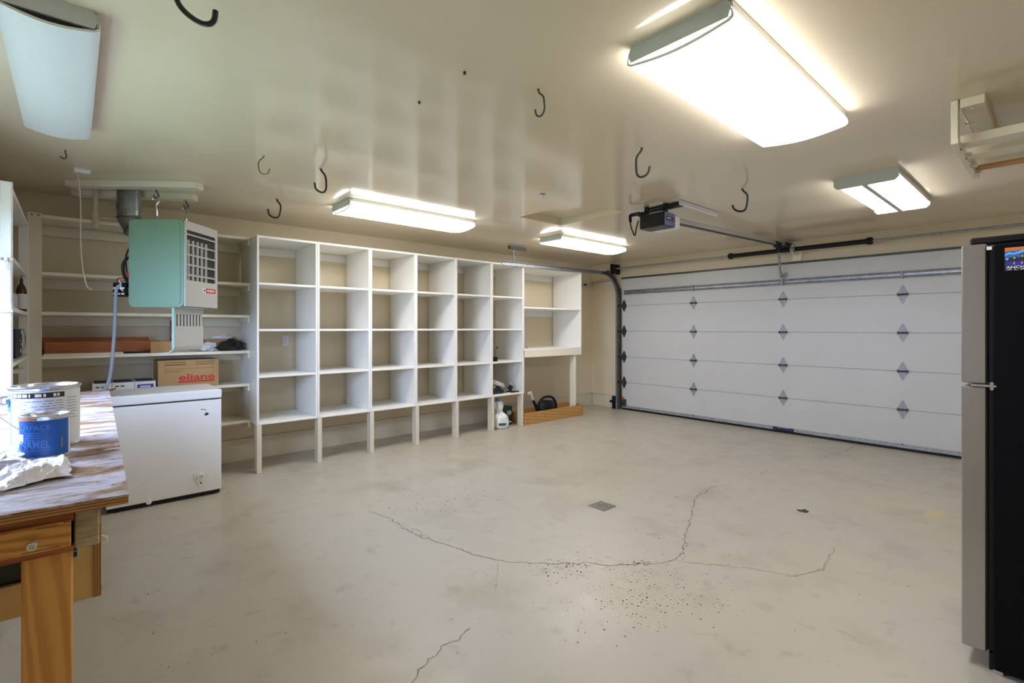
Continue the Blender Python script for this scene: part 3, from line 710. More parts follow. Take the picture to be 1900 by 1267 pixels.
# ------------------------------------------------------------------ cubby units
CX = -4.957
CYS = [1.264, 1.821, 2.381, 2.939, 3.498, 4.063, 4.627]
CZ = [.4541, .8893, 1.3229, 1.7548, 2.1908]
ords = ['first', 'second', 'third', 'fourth', 'fifth', 'sixth']
clab = ['white cubby unit of four compartments with the wall outlet inside', 'second white cubby unit counting from the heater end of the row', 'third white cubby unit counting from the heater end of the row',
        'fourth white cubby unit counting from the heater end of the row', 'fifth white cubby unit counting from the heater end of the row', 'white cubby unit holding the sprinkler, above the white plastic bag']
pt = .0185
for i in range(6):
    a, b_ = CYS[i]+.0012, CYS[i+1]-.0012
    t = thing('cubby_unit', clab[i], 'shelf unit', (CX-.3, (a+b_)/2, 0), 0, 'row of white cubby units along the left wall')
    z0, z1 = CZ[0]-.011, CZ[4]+.011
    for y in (a, b_-pt): part('side_panel', B(XL+.025, CX, y, y+pt, z0, z1, bev=.0015), M_white, t)
    for k, z in enumerate(CZ):
        nm = 'top_board' if k == 4 else 'bottom_board' if k == 0 else 'shelf'
        part(nm, B(XL+.025, CX-(.0 if k in (0, 4) else .002), a+pt, b_-pt, z-.0105, z+.0105, bev=.0015), M_white, t)
    part('cleat', B(XL+.001, XL+.02, a+pt, b_-pt, z1-.022-.085, z1-.022, bev=.002), M_white, t)
    part('leg', B(CX-.09, CX-.002, a, a+.042, 0, z0, bev=.002), M_tan, t)
    if i == 5: part('leg', B(CX-.09, CX-.002, b_-.034, b_+.0, 0, z0, bev=.002), M_tan, t)
# end unit
t = thing('end_shelf_unit', 'wide white two-shelf wall unit on a post at the end of the cubbies', 'shelf unit', (CX-.3, 5.24, 0))
ey0, ey1 = 4.6295, 5.847
part('side_panel', B(XL+.025, CX, ey1-.019, ey1, 1.03, 2.2, bev=.0015), M_white, t)
part('side_panel', B(XL+.025, CX, ey0, ey0+.012, .44, 2.2, bev=.0015), M_white, t)
for z, nm in ((2.19, 'top_board'), (1.625, 'shelf'), (1.04, 'bottom_board')): part(nm, B(XL+.001, CX-.002, ey0+.012, ey1-.019, z-.0105, z+.0105, bev=.0015), M_white, t)
for z in (2.18, 1.614): part('cleat', B(XL+.001, XL+.02, ey0+.012, ey1-.019, z-.095, z, bev=.002), M_white, t)
part('apron', B(CX-.02, CX, ey0+.0, ey1, .935, 1.0285, bev=.002), M_cream, t)
part('post', B(CX-.11, CX-.021, 5.70, 5.745, 0, .98, bev=.002), M_cream, t)

# outlet on the wall inside the first cubby
oc = px(529.5, 632, XL)
t = thing('wall_outlet', 'white duplex wall outlet at the back of a cubby', 'outlet', oc)
part('cover_plate', B(XL, XL+.006, oc.y-.035, oc.y+.035, oc.z-.057, oc.z+.057, bev=.003), M_plastic, t)
for dz in (-.02, .02):
    rc = part('receptacle', prism(nb(), rrect(.034, .028, .012), (XL+.006, oc.y, oc.z+dz), (0, 1, 0), (0, 0, 1), (1, 0, 0), .003), M_paper, t)
    bm = B(XL+.009, XL+.0095, oc.y-.009, oc.y-.006, oc.z+dz-.005, oc.z+dz+.006); box(bm, XL+.009, XL+.0095, oc.y+.006, oc.y+.009, oc.z+dz-.005, oc.z+dz+.006)
    part('slot', bm, M_ink, rc)

# ------------------------------------------------------------------ shelves on the left wall behind the heater
SX = -5.17
t = thing('wall_shelves', 'deep cream wall shelves behind the heater and chest freezer', 'shelves', (-5.37, .55, 0))
SZs = [2.192, 1.757, 1.453, 1.115, .802, .455]
sy0, sy1 = -.24, 1.262
for z in SZs:
    part('shelf', B(XL+.036, SX, sy0, sy1, z-.013, z+.013, bev=.002), M_cream, t)
    part('back_cleat', B(XL+.001, XL+.034, sy0, sy1, z-.095, z-.0135, bev=.002), M_cream, t)
    part('side_cleat', B(XL+.036, SX-.004, sy1-.02, sy1, z-.06, z-.0135, bev=.002), M_cream, t)
po_ = part('post', B(SX+.001, SX+.04, -.258, -.178, 0, 2.21, bev=.002), M_tan, t)
bm = nb()
for y in (-.23, -.195): cyl(bm, (SX+.04, y, 2.19), (SX+.043, y, 2.19), .006, 8)
part('screw', bm, M_dsteel, po_)

# shelves on the window wall above the bench
t = thing('window_wall_shelves', 'narrow white shelves beside the window at the left edge', 'shelves', (-4.45, -.37, 0))
part('end_panel', B(-3.80, -3.782, -.499, -.244, 0, 2.13, bev=.002), M_white, t)
for z in (2.10, 1.725, 1.445, 1.135): part('shelf', B(-5.09, -3.80, -.499, -.248, z-.012, z+.012, bev=.002), M_white, t)
part('upright', B(-5.125, -5.09, -.30, -.246, 0, 2.13, bev=.002), M_white, t)
part('face_strip', B(-3.782, -3.772, -.290, -.249, .975, 2.127, bev=.002), M_white, t)
# hanging tube on the end panel
tb = Vector((-3.745, -.258, 1.43))
t = thing('tube_dispenser', 'white translucent tube in metal brackets on the shelf end', 'dispenser', (-3.745, -.262, 1.43))
part('tube', tube(nb(), [(-3.745, -.262, 1.46), (-3.745, -.262, 1.65)], .018, 16), M_plastic, t, smooth=True)
part('tube_base', tube(nb(), [(-3.745, -.262, 1.438), (-3.745, -.262, 1.47)], .021, 16), M_paper, t)
bm = tube(nb(), [(-3.745, -.262, 1.70), (-3.745, -.262, 1.714)], .026, 16); box(bm, -3.775, -3.745, -.272, -.252, 1.70, 1.714); tube(bm, [(-3.745, -.262, 1.65), (-3.745, -.262, 1.70)], .004, 6)
part('bracket', bm, M_tin, t)
bm = B(-3.775, -3.735, -.29, -.24, 1.425, 1.438); part('bracket', bm, M_tin, t)

# things on those shelves
t = thing('bottle', 'brown bottle with white label on the narrow left shelves', 'bottle', (-4.93, -.275, 1.457))
part('body', lathe(nb(), [(.026, 0), (.028, .01), (.028, .15), (.022, .175), (.010, .20), (.009, .235), (0.0, .24)], (-4.93, -.275, 1.457), 20), M_brown, t, smooth=True)
part('label', lathe(nb(), [(.0284, .02), (.0286, .021), (.0286, .125), (.0284, .126)], (-4.93, -.275, 1.457), 20), M_paper, t, smooth=True)
part('nozzle', cyl(nb(), (-4.93, -.275, 1.69), (-4.93, -.275, 1.74), .003, 6), M_dsteel, t)
single('small_box', B(-4.80, -4.55, -.40, -.285, 1.457, 1.57, bev=.003), M_paper, 'pale small box beside the brown bottle', 'box', (-4.67, -.34, 1.457))
t = thing('blue_box', 'dark blue product box on the lower left shelf', 'box', (-4.7, -.35, 1.147))
part('carton', B(-4.95, -4.45, -.44, -.272, 1.147, 1.335, bev=.003), M_navy, t)
for k, (a, b_, c, d) in enumerate(((-4.92, -4.86, 1.30, 1.325), (-4.80, -4.75, 1.25, 1.262), (-4.85, -4.78, 1.17, 1.20), (-4.90, -4.83, 1.22, 1.235))): part('print', B(a, b_, -.2725, -.2708, c, d), M_white_txt, t)
part('wire_loop', tube(nb(), smoothpts([(-4.93, -.265, 1.335), (-5.0, -.258, 1.29), (-4.99, -.258, 1.22), (-4.90, -.262, 1.19), (-4.80, -.264, 1.20)]), .003, 6), M_tin, t)
bm = nb(); prism(bm, [(0, 0), (.5, .004), (.52, .03), (.45, .028), (0, .012)], (-4.98, -.29, 1.045), (1, 0, 0), (0, 0, 1), (0, 1, 0), .04)
single('paper_flap', bm, M_paper, 'white curled paper strip under the blue box', 'paper', (-4.73, -.27, 1.045))

# boards and bits on the fourth wall shelf
z4 = 1.1285
t = thing('long_board', 'long red-brown board lying at the back of the shelf', 'board', (-5.42, .15, z4), 0, 'red-brown boards on the wall shelf')
bm = B(-5.44, -5.40, -.20, .50, z4, z4+.135, bev=.003); part('board', bm, M_redwood, t)
t = thing('long_board', 'long orange-brown board standing on edge at shelf front', 'board', (-5.34, .15, z4), 0, 'red-brown boards on the wall shelf')
bm = B(-5.36, -5.33, -.17, .575, z4, z4+.105, bev=.004); part('board', bm, M_redwood, t)
single('white_strip', B(-5.28, -5.21, -.17, .31, z4, z4+.012), M_cream, 'thin white strip lying on the shelf before the red-brown boards', 'strip', (-5.25, .07, z4))
single('gap_shadow_strip', B(-5.30, -5.25, .32, .49, z4, z4+.014), M_black, 'short dark strip standing in for the gap shadow beside the cardboard piece', 'strip', (-5.27, .4, z4))  # black piece laid in for the gap shadow by the boards
bm = B(-5.275, -5.255, .50, .80, z4, z4+.095, bev=.002)
single('cardboard_piece', bm, M_card, 'flat tan cardboard piece standing at end of red-brown boards', 'cardboard', (-5.265, .65, z4))
t = thing('brown_plank', 'upright brown plank with white tag behind the heater skirt', 'plank', (-5.47, .70, z4))
part('plank', B(-5.50, -5.47, .665, .735, z4, 1.41, bev=.002), M_redwood, t)
part('tag', B(-5.4698, -5.4685, .675, .705, z4+.13, z4+.17), M_paper, t)
single('cardboard_flat', B(-5.50, -5.44, .93, 1.21, z4, z4+.105, bev=.003), M_card, 'brown cardboard carton lying behind the rags on the shelf', 'cardboard', (-5.47, 1.07, z4))
bm = nb(); zm = blob(bm, (-5.47, 1.08, z4+.118), (.05, .085, .022), 5, .5, 2.5)
bmesh.ops.translate(bm, vec=(0, 0, z4+.1055-zm), verts=bm.verts)
single('crumpled_paper', bm, M_paper, 'crumpled white paper on top of the brown cardboard carton', 'paper', (-5.47, 1.08, z4+.105))
bm = nb(); zm = blob(bm, (-5.28, .90, z4+.03), (.055, .10, .05), 2, .45, 2.6)
for v in bm.verts: v.co.z += .006*math.sin(v.co.y*120+v.co.x*40)
bmesh.ops.translate(bm, vec=(0, 0, z4-min(v.co.z for v in bm.verts)), verts=bm.verts)
single('white_rag', bm, M_rag, 'bundled white rag on the shelf right of the cardboard', 'rag', (-5.28, .9, z4), smooth=True)
bm = nb(); blob(bm, (-5.29, 1.135, z4+.03), (.06, .10, .065), 9, .5, 2.8)
bmesh.ops.translate(bm, vec=(0, 0, z4-min(v.co.z for v in bm.verts)), verts=bm.verts)
single('black_cloth', bm, M_blackcloth, 'black crumpled cloth at the right end of the shelf', 'cloth', (-5.29, 1.12, z4), smooth=True)

# cartons on the fifth wall shelf
z5 = .8155
t = thing('cardboard_box', 'brown cardboard box with red eliane lettering behind the freezer', 'box', (-5.35, .775, z5))
bx0, by0, by1, bz1 = -5.20, .545, 1.005, 1.058
part('carton', B(-5.50, bx0, by0, by1, z5, bz1, bev=.003), M_card, t)
e = .0008
part('printed_name', place(fit(text_bm('eliane', .1, bold=.0016), .275, .058), (bx0+e, .835, .905), (0, 1, 0), (0, 0, 1)), M_red, t)
part('red_bar', B(bx0, bx0+e, .69, .97, .858, .872), M_red, t)
for a, b_, c, d in ((.59, .75, 1.035, 1.043), (.59, .75, 1.012, 1.024), (.82, .97, 1.035, 1.043), (.82, .97, 1.014, 1.022), (.59, .97, .980, .983), (.59, .72, .962, .965), (.59, .70, .953, .956)):
    part('print_bar', B(bx0, bx0+e, a, b_, c, d), M_cardd, t)
for k, (y0_, y1_) in enumerate(((.115, .235), (.238, .385), (.388, .53))):
    t = thing('tile_box', ['white carton with dark top, left of three on the shelf', 'white carton with dark top, middle of three on the shelf', 'white carton with blue end label, next to the brown box'][k], 'box', (-5.35, (y0_+y1_)/2, z5), 0, 'small cartons behind the freezer')
    part('carton', B(-5.52, -5.20, y0_, y1_, z5, z5+.075, bev=.002), M_paper, t)
    part('top_print', B(-5.51, -5.205, y0_+.012, y1_-.008, z5+.075, z5+.0757), M_navy, t)
    if k == 2: part('end_label', B(-5.20, -5.199, y0_+.015, y1_-.015, z5+.012, z5+.05), M_blueprint, t); part('label_text', B(-5.199, -5.1985, y0_+.035, y1_-.035, z5+.026, z5+.037), M_white_txt, t)
    else:
        for q in range(2): part('label_text', B(-5.20, -5.1993, y0_+.02+.035*q, y0_+.045+.035*q, z5+.04, z5+.05), M_ink, t)

# ------------------------------------------------------------------ chest freezer
t = thing('chest_freezer', 'white chest freezer beneath the heater', 'freezer', (-4.84, .53, 0))
fy0, fy1, fx0, fx1 = .175, .902, -5.11, -4.57
part('body', B(fx0, fx1, fy0, fy1, .035, .765, bev=.008, seg=2), M_freez, t)
part('lid_gasket', B(fx0+.01, fx1-.012, fy0+.01, fy1-.01, .765, .776), M_dsteel, t)
part('lid', B(fx0, fx1+.006, fy0-.004, fy1+.002, .776, .846, bev=.010, seg=2), M_freezlid, t)
part('base_gap_shade', B(fx0+.01, fx1-.015, fy0+.01, fy1-.01, .008, .035), M_black, t)  # black block filling in for the shaded gap under the body
for y in (fy0+.06, fy1-.06): part('foot', cyl(nb(), (fx1-.04, y, 0), (fx1-.04, y, .01), .018, 12), M_black, t)
e = fx1
cc = px(372.5, 886, fx1)
sh = part('control_plate', prism(nb(), [(-.052, .028), (-.04, .045), (0, .05), (.04, .045), (.052, .03), (.045, 0), (.02, -.055), (.008, -.066), (-.008, -.066), (-.02, -.055), (-.045, 0)], (e, cc.y, cc.z), (0, 1, 0), (0, 0, 1), (1, 0, 0), .006), M_plastic, t)
kn = part('dial', tube(nb(), [(e+.006, cc.y, cc.z+.012), (e+.018, cc.y, cc.z+.012)], .026, 20), M_freez, sh, smooth=True)
part('dial_core', tube(nb(), [(e+.018, cc.y, cc.z+.012), (e+.02, cc.y, cc.z+.012)], .014, 16), M_grey, sh)
part('indicator_lamp', tube(nb(), [(e+.006, cc.y, cc.z-.04), (e+.008, cc.y, cc.z-.04)], .006, 10), M_black, sh)
dp = px(276, 931, fx1); part('drain_plug', tube(nb(), [(e, dp.y, dp.z), (e+.010, dp.y, dp.z)], .018, 16), M_freez, t, smooth=True)
for q in ([(373, 759), (377, 758.5), (377, 760), (373, 760.5)], [(378, 760), (382, 759), (382, 761), (379, 761)], [(379, 770), (382, 765), (387, 766), (387, 769), (382, 771)]):
    P = [px(u, v, e+.0006) for u, v in q]; bm = nb(); bm.faces.new([bm.verts.new(p) for p in P]); part('sticker_scrap', bm, M_ink, t)

# scrap of red-brown stuff at the back of the freezer lid
bm = nb(); tube(bm, smoothpts([(-5.05, .20, .852), (-5.0, .225, .852), (-4.98, .25, .865)]), .006, 6)
single('curved_scrap', bm, M_redwood, 'small curved brown scrap on the freezer lid by the bench', 'scrap', (-5.02, .225, .846))

# ------------------------------------------------------------------ workbench
BZ = .97
nc = pz(239.3, 915.8, BZ); fc = pz(203, 722, BZ)
ang = math.atan2(fc.y-nc.y, -(fc.x-nc.x))          # slight turn of the bench
wb = thing('workbench', 'plywood-topped wooden workbench with drawer', 'workbench', (nc.x, nc.y, 0), -ang)
BL, BD = 2.42, .535
# local: x<0 runs away from the camera, y<0 towards the window wall
part('bench_top', B(-BL, 0, -BD, 0, BZ-.0045, BZ), M_bench, wb, local=True)
part('top_edge', B(-BL, -.001, -BD, -.001, BZ-.021, BZ-.0045), M_plyedge, wb, local=True)
part('beam', B(-BL+.05, -.055, -.093, -.050, BZ-.117, BZ-.022, bev=.003), M_beam, wb, local=True)
part('beam', B(-BL+.05, -.055, -BD+.02, -BD+.058, BZ-.117, BZ-.022, bev=.003), M_beam, wb, local=True)
bm = nb(); box(bm, -.075, -.052, -BD+.06, -.094, BZ-.052, BZ-.022); box(bm, -.075, -.052, -BD+.06, -.094, BZ-.118, BZ-.106); box(bm, -.5, -.075, -BD+.06, -.094, BZ-.118, BZ-.112)
part('drawer_frame', bm, M_redwood, wb, local=True)
dw = part('drawer', B(-.06, -.042, -.42, -.098, BZ-.104, BZ-.047, bev=.002), M_pineh, wb, local=True)
part('drawer_box', B(-.45, -.06, -.41, -.105, BZ-.10, BZ-.055), M_redwood, dw, local=True)
for y in (-.157, -.36):
    part('knob', tube(nb(), [(-.042, y, BZ-.079), (-.028, y, BZ-.079), (-.022, y, BZ-.079), (-.012, y, BZ-.079)], [.0055, .0055, .008, .008], 14), M_plastic, dw, local=True, smooth=True)
    part('knob_screw', tube(nb(), [(-.012, y, BZ-.079), (-.011, y, BZ-.079)], .005, 12), M_tin, dw, local=True)
bm = nb()
for (y, z, l) in ((-.135, .052, .035), (-.145, .098, .06), (-.105, .049, .012)): box(bm, -.0421, -.0416, y-l/2, y+l/2, BZ-z-.0015, BZ-z)
part('drawer_scuff', bm, M_crack, dw, local=True)
part('knot', cyl(nb(), (-.0425, -.215, BZ-.083), (-.0415, -.215, BZ-.083), .004, 10), M_crack, dw, local=True)
part('leg', B(-.10, -.06, -.177, -.096, 0, BZ-.118, bev=.003), M_pine, wb, local=True)
part('leg', B(-.10, -.06, -BD+.02, -BD+.10, 0, BZ-.118, bev=.003), M_pine, wb, local=True)
part('leg', B(-BL+.06, -BL+.10, -.177, -.096, 0, BZ-.118, bev=.003), M_pine, wb, local=True)
part('leg', B(-BL+.06, -BL+.10, -BD+.02, -BD+.10, 0, BZ-.118, bev=.003), M_pine, wb, local=True)
# plywood box hung under the bench
bx = -.215
cb = part('hung_box', B(bx-.5, bx-.03, -.42, -.045, BZ-.30, BZ-.285), M_ply, wb, local=True)
part('box_side', B(bx-.5, bx, -.062, -.047, BZ-.3, BZ-.118), M_plyedgev, cb, local=True)
part('box_front', B(bx-.014, bx-.002, -.43, -.062, BZ-.3, BZ-.225), M_ply, cb, local=True)
part('box_front', B(bx-.014, bx-.002, -.155, -.062, BZ-.225, BZ-.118), M_ply, cb, local=True)
part('box_glass', B(bx-.03, bx-.02, -.42, -.155, BZ-.225, BZ-.15), M_glassg, cb, local=True)
part('box_back', B(bx-.5, bx-.485, -.42, -.062, BZ-.285, BZ-.118), M_ply, cb, local=True)
ou = part('power_socket', B(bx-.002, bx+.004, -.122, -.088, BZ-.192, BZ-.155), M_grey, cb, local=True)
bm = nb()
for z in (.166, .181): box(bm, bx+.004, bx+.0048, -.118, -.104, BZ-z-.005, BZ-z+.005); box(bm, bx+.004, bx+.0048, -.099, -.092, BZ-z-.006, BZ-z+.006)
part('socket_slot', bm, M_ink, cb, local=True)
part('box_ring', tube(nb(), smoothpts([(bx-.03, -.047, BZ-.16), (bx-.03, -.036, BZ-.165), (bx-.03, -.034, BZ-.18), (bx-.03, -.047, BZ-.185)]), .0025, 6), M_plastic, cb, local=True)

# ------------------------------------------------------------------ things on the bench
def wraptext(s, w, h, cx, cy, r, zc, a0, m, parent, bold=0., ext=.0004):
    """letters bent round a can; a0 = angle of the middle of the word"""
    bm = fit(text_bm(s, .05, ext=ext, bold=bold), w, h)
    bmesh.ops.subdivide_edges(bm, edges=[e_ for e_ in bm.edges if e_.calc_length() > .012], cuts=2)
    bmesh.ops.triangulate(bm, faces=bm.faces)
    for v in bm.verts:
        a = a0+v.co.x/r; rr = r+max(v.co.z, 0)+.0004
        v.co = Vector((cx+rr*math.cos(a), cy+rr*math.sin(a), zc+v.co.y))
    return part('lettering', bm, m, parent)
def arcstrip(cx, cy, r, z0, z1, a0, a1, th=.0006, n=10):
    bm = nb(); A = []
    for k in range(n+1):
        a = a0+(a1-a0)*k/n; c, s = math.cos(a), math.sin(a)
        A.append([bm.verts.new((cx+q*c, cy+q*s, z)) for q, z in ((r, z0), (r+th, z0), (r+th, z1), (r, z1))])
    for P, Q in zip(A, A[1:]):
        for j in range(4): bm.faces.new((P[j], P[(j+1) % 4], Q[(j+1) % 4], Q[j]))
    bm.faces.new(A[0]); bm.faces.new(A[-1]); return bm
def can(label, c, r, h):
    t = thing('paint_can', label, 'paint can', (c[0], c[1], BZ), 0, 'paint cans on the workbench')
    part('body', lathe(nb(), [(r*.97, 0), (r, .003), (r, .006), (r*.985, .008), (r*.985, h-.012), (r, h-.010), (r+.003, h-.005), (r+.003, h-.001), (r, h), (r*.93, h), (r*.92, h-.008)], (c[0], c[1], BZ), 40), M_tin, t, smooth=True)
    part('lid', lathe(nb(), [(r*.915, h-.009), (r*.915, h-.003), (r*.86, h-.002), (r*.84, h-.007), (.0, h-.007)], (c[0], c[1], BZ), 40), M_tin, t, smooth=True)
    return t
# gallon can
gr, gh = .0835, .192
gc = pz(84, 826, BZ)
gc = (gc.x, gc.y)
t = can('large paint can with white printed label on the bench', gc, gr, gh)
rl = gr*.987
av = math.atan2(-gc[1], -gc[0])      # direction can -> camera
part('label', arcstrip(*gc, rl, BZ+.010, BZ+gh-.014, 0, 2*math.pi, n=40), M_canwhite, t, smooth=True)
part('blue_band', arcstrip(*gc, rl+.0003, BZ+gh-.075, BZ+gh-.018, av-1.75, av-1.12), M_canteal, t)
part('blue_band', arcstrip(*gc, rl+.0003, BZ+.012, BZ+.016, av-1.75, av-1.12), M_canteal, t)
part('blue_band', arcstrip(*gc, rl+.0003, BZ+.012, BZ+gh-.075, av-1.14, av-1.11), M_canteal, t)
part('black_header', arcstrip(*gc, rl+.0003, BZ+gh-.034, BZ+gh-.018, av-1.05, av+.55), M_ink, t)
for a, b_ in ((-.98, -.84), (-.80, -.68), (-.64, -.50), (-.45, -.41), (-.28, -.10), (-.05, .02), (.22, .30), (.33, .40)): part('header_print', arcstrip(*gc, rl+.0006, BZ+gh-.0305, BZ+gh-.0215, av+a, av+b_, n=3), M_white_txt, t)
for k in range(14):
    z = BZ+gh-.045-.0078*k; a = av-1.02
    while a < av+.5:
        l = random.uniform(.1, .35); b_ = min(a+l, av+.52)
        if random.random() < .88: part('print_line', arcstrip(*gc, rl+.0003, z, z+.0022, a, b_, n=3), M_greyink, t)
        a = b_+.05
for k in range(8):
    z = BZ+gh-.04-.009*k; part('print_line', arcstrip(*gc, rl+.0003, z, z+.002, av+.65, av+.65+random.uniform(.25, .45), n=3), M_greyink, t)
ea = av-1.35; ex, ey = gc[0]+gr*math.cos(ea), gc[1]+gr*math.sin(ea); dv = Vector((math.cos(ea), math.sin(ea), 0))
part('bail_ear', tube(nb(), [Vector((ex, ey, BZ+gh-.045)), Vector((ex, ey, BZ+gh-.045))+dv*.008, Vector((ex, ey, BZ+gh-.045))+dv*.012], [.013, .013, .007], 14), M_tin, t, smooth=True)
bp = Vector((ex, ey, BZ+gh-.045))+dv*.012
tn = Vector((-dv.y, dv.x, 0))
part('bail_handle', tube(nb(), smoothpts([bp, bp+dv*.02-Uv*.01, bp+dv*.018-Uv*.03+tn*.02, bp+tn*.06-Uv*.06-dv*.005, bp+tn*.10-Uv*.085-dv*.03]), .0018, 6), M_tin, t)
# quart can
qr, qh = .0545, .124
qc = pz(84, 847, BZ); qc = (qc.x-.0, qc.y)
t = can('small blue enamel paint can in front of the larger can', qc, qr, qh)
rl = qr*.987; av = math.atan2(-qc[1], -qc[0])
part('label', arcstrip(*qc, rl, BZ+.009, BZ+qh-.013, 0, 2*math.pi, n=40), M_canblue, t, smooth=True)
part('label_seam', arcstrip(*qc, rl+.0003, BZ+.009, BZ+qh-.013, av+1.12, av+1.35), M_canwhite, t)
wraptext('SURFACE', .078, .014, *qc, rl+.0006, BZ+qh-.032, av-.52, M_cantext, t, bold=.0008)
wraptext('ENAMEL', .078, .022, *qc, rl+.0006, BZ+.045, av-.52, M_cantext, t, bold=.0008)
for k in range(5): part('print_line', arcstrip(*qc, rl+.0003, BZ+qh-.048-.0062*k, BZ+qh-.046-.0062*k, av-.78, av-.78+random.uniform(.5, .75), n=5), M_cantext, t)
part('print_line', arcstrip(*qc, rl+.0003, BZ+.028, BZ+.0295, av-1.2, av+.3, n=8), M_cantext, t)
part('price_mark', arcstrip(*qc, rl+.0003, BZ+qh-.075, BZ+qh-.05, av-1.35, av-.95, n=4), M_paper, t)
part('orange_drip', arcstrip(*qc, qr+.0026, BZ+qh-.011, BZ+qh-.006, av-1.3, av-.3, n=8), M_orange, t)
part('paint_drip', arcstrip(*qc, rl+.0003, BZ+.03, BZ+.058, av+.66, av+.71, n=2), M_card, t)

# crumpled plastic on the bench
def sheet(name, corners, m, label, cat, amp, seed, N=80, M_=56, base=.004):
    P = [pz(u, v, BZ) for u, v in corners]; bm = nb(); G = []
    cen = sum(P, Vector())/4
    for i in range(N+1):
        row = []
        for j in range(M_+1):
            s, q = i/N, j/M_
            p = P[0].lerp(P[1], s).lerp(P[3].lerp(P[2], s), q)
            e = min(s, 1-s, q, 1-q)
            n1 = abs(noise.noise(Vector((p.x*9+seed, p.y*9, seed)))); n2 = noise.noise(Vector((p.x*34, p.y*34+seed, 2.)))+.6*abs(noise.noise(Vector((p.x*80, p.y*60, seed))))
            p = p+Vector((noise.noise(Vector((s*5, q*5, seed)))*.02, noise.noise(Vector((s*5, q*5, seed+9)))*.02, 0))
            p.z = BZ+base+amp*(n1*1.5+.35*abs(n2))*min(1, e*7+.12)
            row.append(bm.verts.new(p))
        G.append(row)
    for i in range(N):
        for j in range(M_): bm.faces.new((G[i][j], G[i+1][j], G[i+1][j+1], G[i][j+1]))
    o = single(name, bm, m, label, cat, (cen.x, cen.y, BZ)); md = o.modifiers.new('thickness', 'SOLIDIFY'); md.thickness = .0012; md.offset = 1
    return o
sheet('plastic_wrap', [(8, 868), (118, 851), (136, 884), (-18, 920)], mat('white_film', (.82, .82, .86), .25), 'crumpled white plastic film lying in front of the cans', 'plastic film', .045, 3.1)
sheet('paper_towel', [(-40, 850), (34, 846), (36, 872), (-40, 884)], M_paper, 'white paper towel half under the crumpled plastic film', 'paper', .02, 7.7, base=.028)

# ------------------------------------------------------------------ floor drain
dc = pz(1117.5, 939, 0)
t = thing('floor_drain', 'square metal floor drain with round grate', 'drain', (dc.x, dc.y, 0))
part('drain_plate', B(dc.x-.075, dc.x+.075, dc.y-.075, dc.y+.075, .0, .004, bev=.001), M_dsteel if False else mat('drain_metal', (.20, .19, .17), .4, .6), t)
gt = part('grate', cyl(nb(), (dc.x, dc.y, .004), (dc.x, dc.y, .006), .052, 24), M_tin, t)
bm = nb()
for rr, n in ((.0, 1), (.02, 6), (.038, 11)):
    for k in range(n): a = 2*math.pi*k/n; cyl(bm, (dc.x+rr*math.cos(a), dc.y+rr*math.sin(a), .006), (dc.x+rr*math.cos(a), dc.y+rr*math.sin(a), .0066), .0062, 8)
part('drain_hole', bm, M_ink, gt)

# ------------------------------------------------------------------ planter box, watering can, bag, box, garden bits
bx0, bx1, by0, by1 = -5.30, -4.945, 4.64, 5.875
t = thing('wooden_box', 'long shallow pine box on the floor under the end unit', 'wooden box', ((bx0+bx1)/2, (by0+by1)/2, 0))
part('side_board', B(bx1-.02, bx1, by0, by1, 0, .165, bev=.002), M_boxpine, t)
part('side_board', B(bx0, bx0+.02, by0, by1, 0, .165, bev=.002), M_boxpine, t)
part('end_board', B(bx0+.02, bx1-.02, by0, by0+.02, 0, .165, bev=.002), M_boxpine, t)
part('end_board', B(bx0+.02, bx1-.02, by1-.02, by1, 0, .165, bev=.002), M_boxpine, t)
bm = nb()
for u, v in ((978, 785), (1012, 773), (1025, 769), (1043, 766), (1079, 760)): p = px(u, v, bx1); cyl(bm, (bx1, p.y, p.z), (bx1+.001, p.y, p.z), .009, 8)
part('knot', bm, M_crack, t)
# watering can
wc = Vector((-5.14, 5.25, 0))
t = thing('watering_can', 'black plastic watering can with white rose in the pine box', 'watering can', wc)
bm = lathe(nb(), [(.088, 0), (.096, .01), (.098, .16), (.095, .215), (.083, .255), (.05, .268), (0, .27)], wc, 28)
for v in bm.verts: v.co.y = wc.y+(v.co.y-wc.y)*1.6
part('body', bm, M_black, t, smooth=True)
part('handle', tube(nb(), smoothpts([wc+Vector((0, -.12, .20)), wc+Vector((0, -.11, .29)), wc+Vector((0, .0, .325)), wc+Vector((0, .14, .31)), wc+Vector((0, .215, .22)), wc+Vector((0, .225, .12)), wc+Vector((0, .15, .06))]), .02, 10), M_black, t, smooth=True)
part('spout', tube(nb(), [wc+Vector((0, -.14, .09)), wc+Vector((0, -.20, .20)), wc+Vector((0, -.27, .30))], [.034, .026, .018], 12), M_black, t, smooth=True)
part('rose', tube(nb(), [wc+Vector((0, -.267, .295)), wc+Vector((0, -.31, .375)), wc+Vector((0, -.335, .41))], [.017, .026, .034], 14), M_plastic, t, smooth=True)
bm = nb()
for k in range(4): lathe(bm, [(.0975, .07+.03*k), (.101, .076+.03*k), (.0975, .082+.03*k)], wc, 28)
for v in bm.verts: v.co.y = wc.y+(v.co.y-wc.y)*1.6
part('rib', bm, M_black, t, smooth=True)
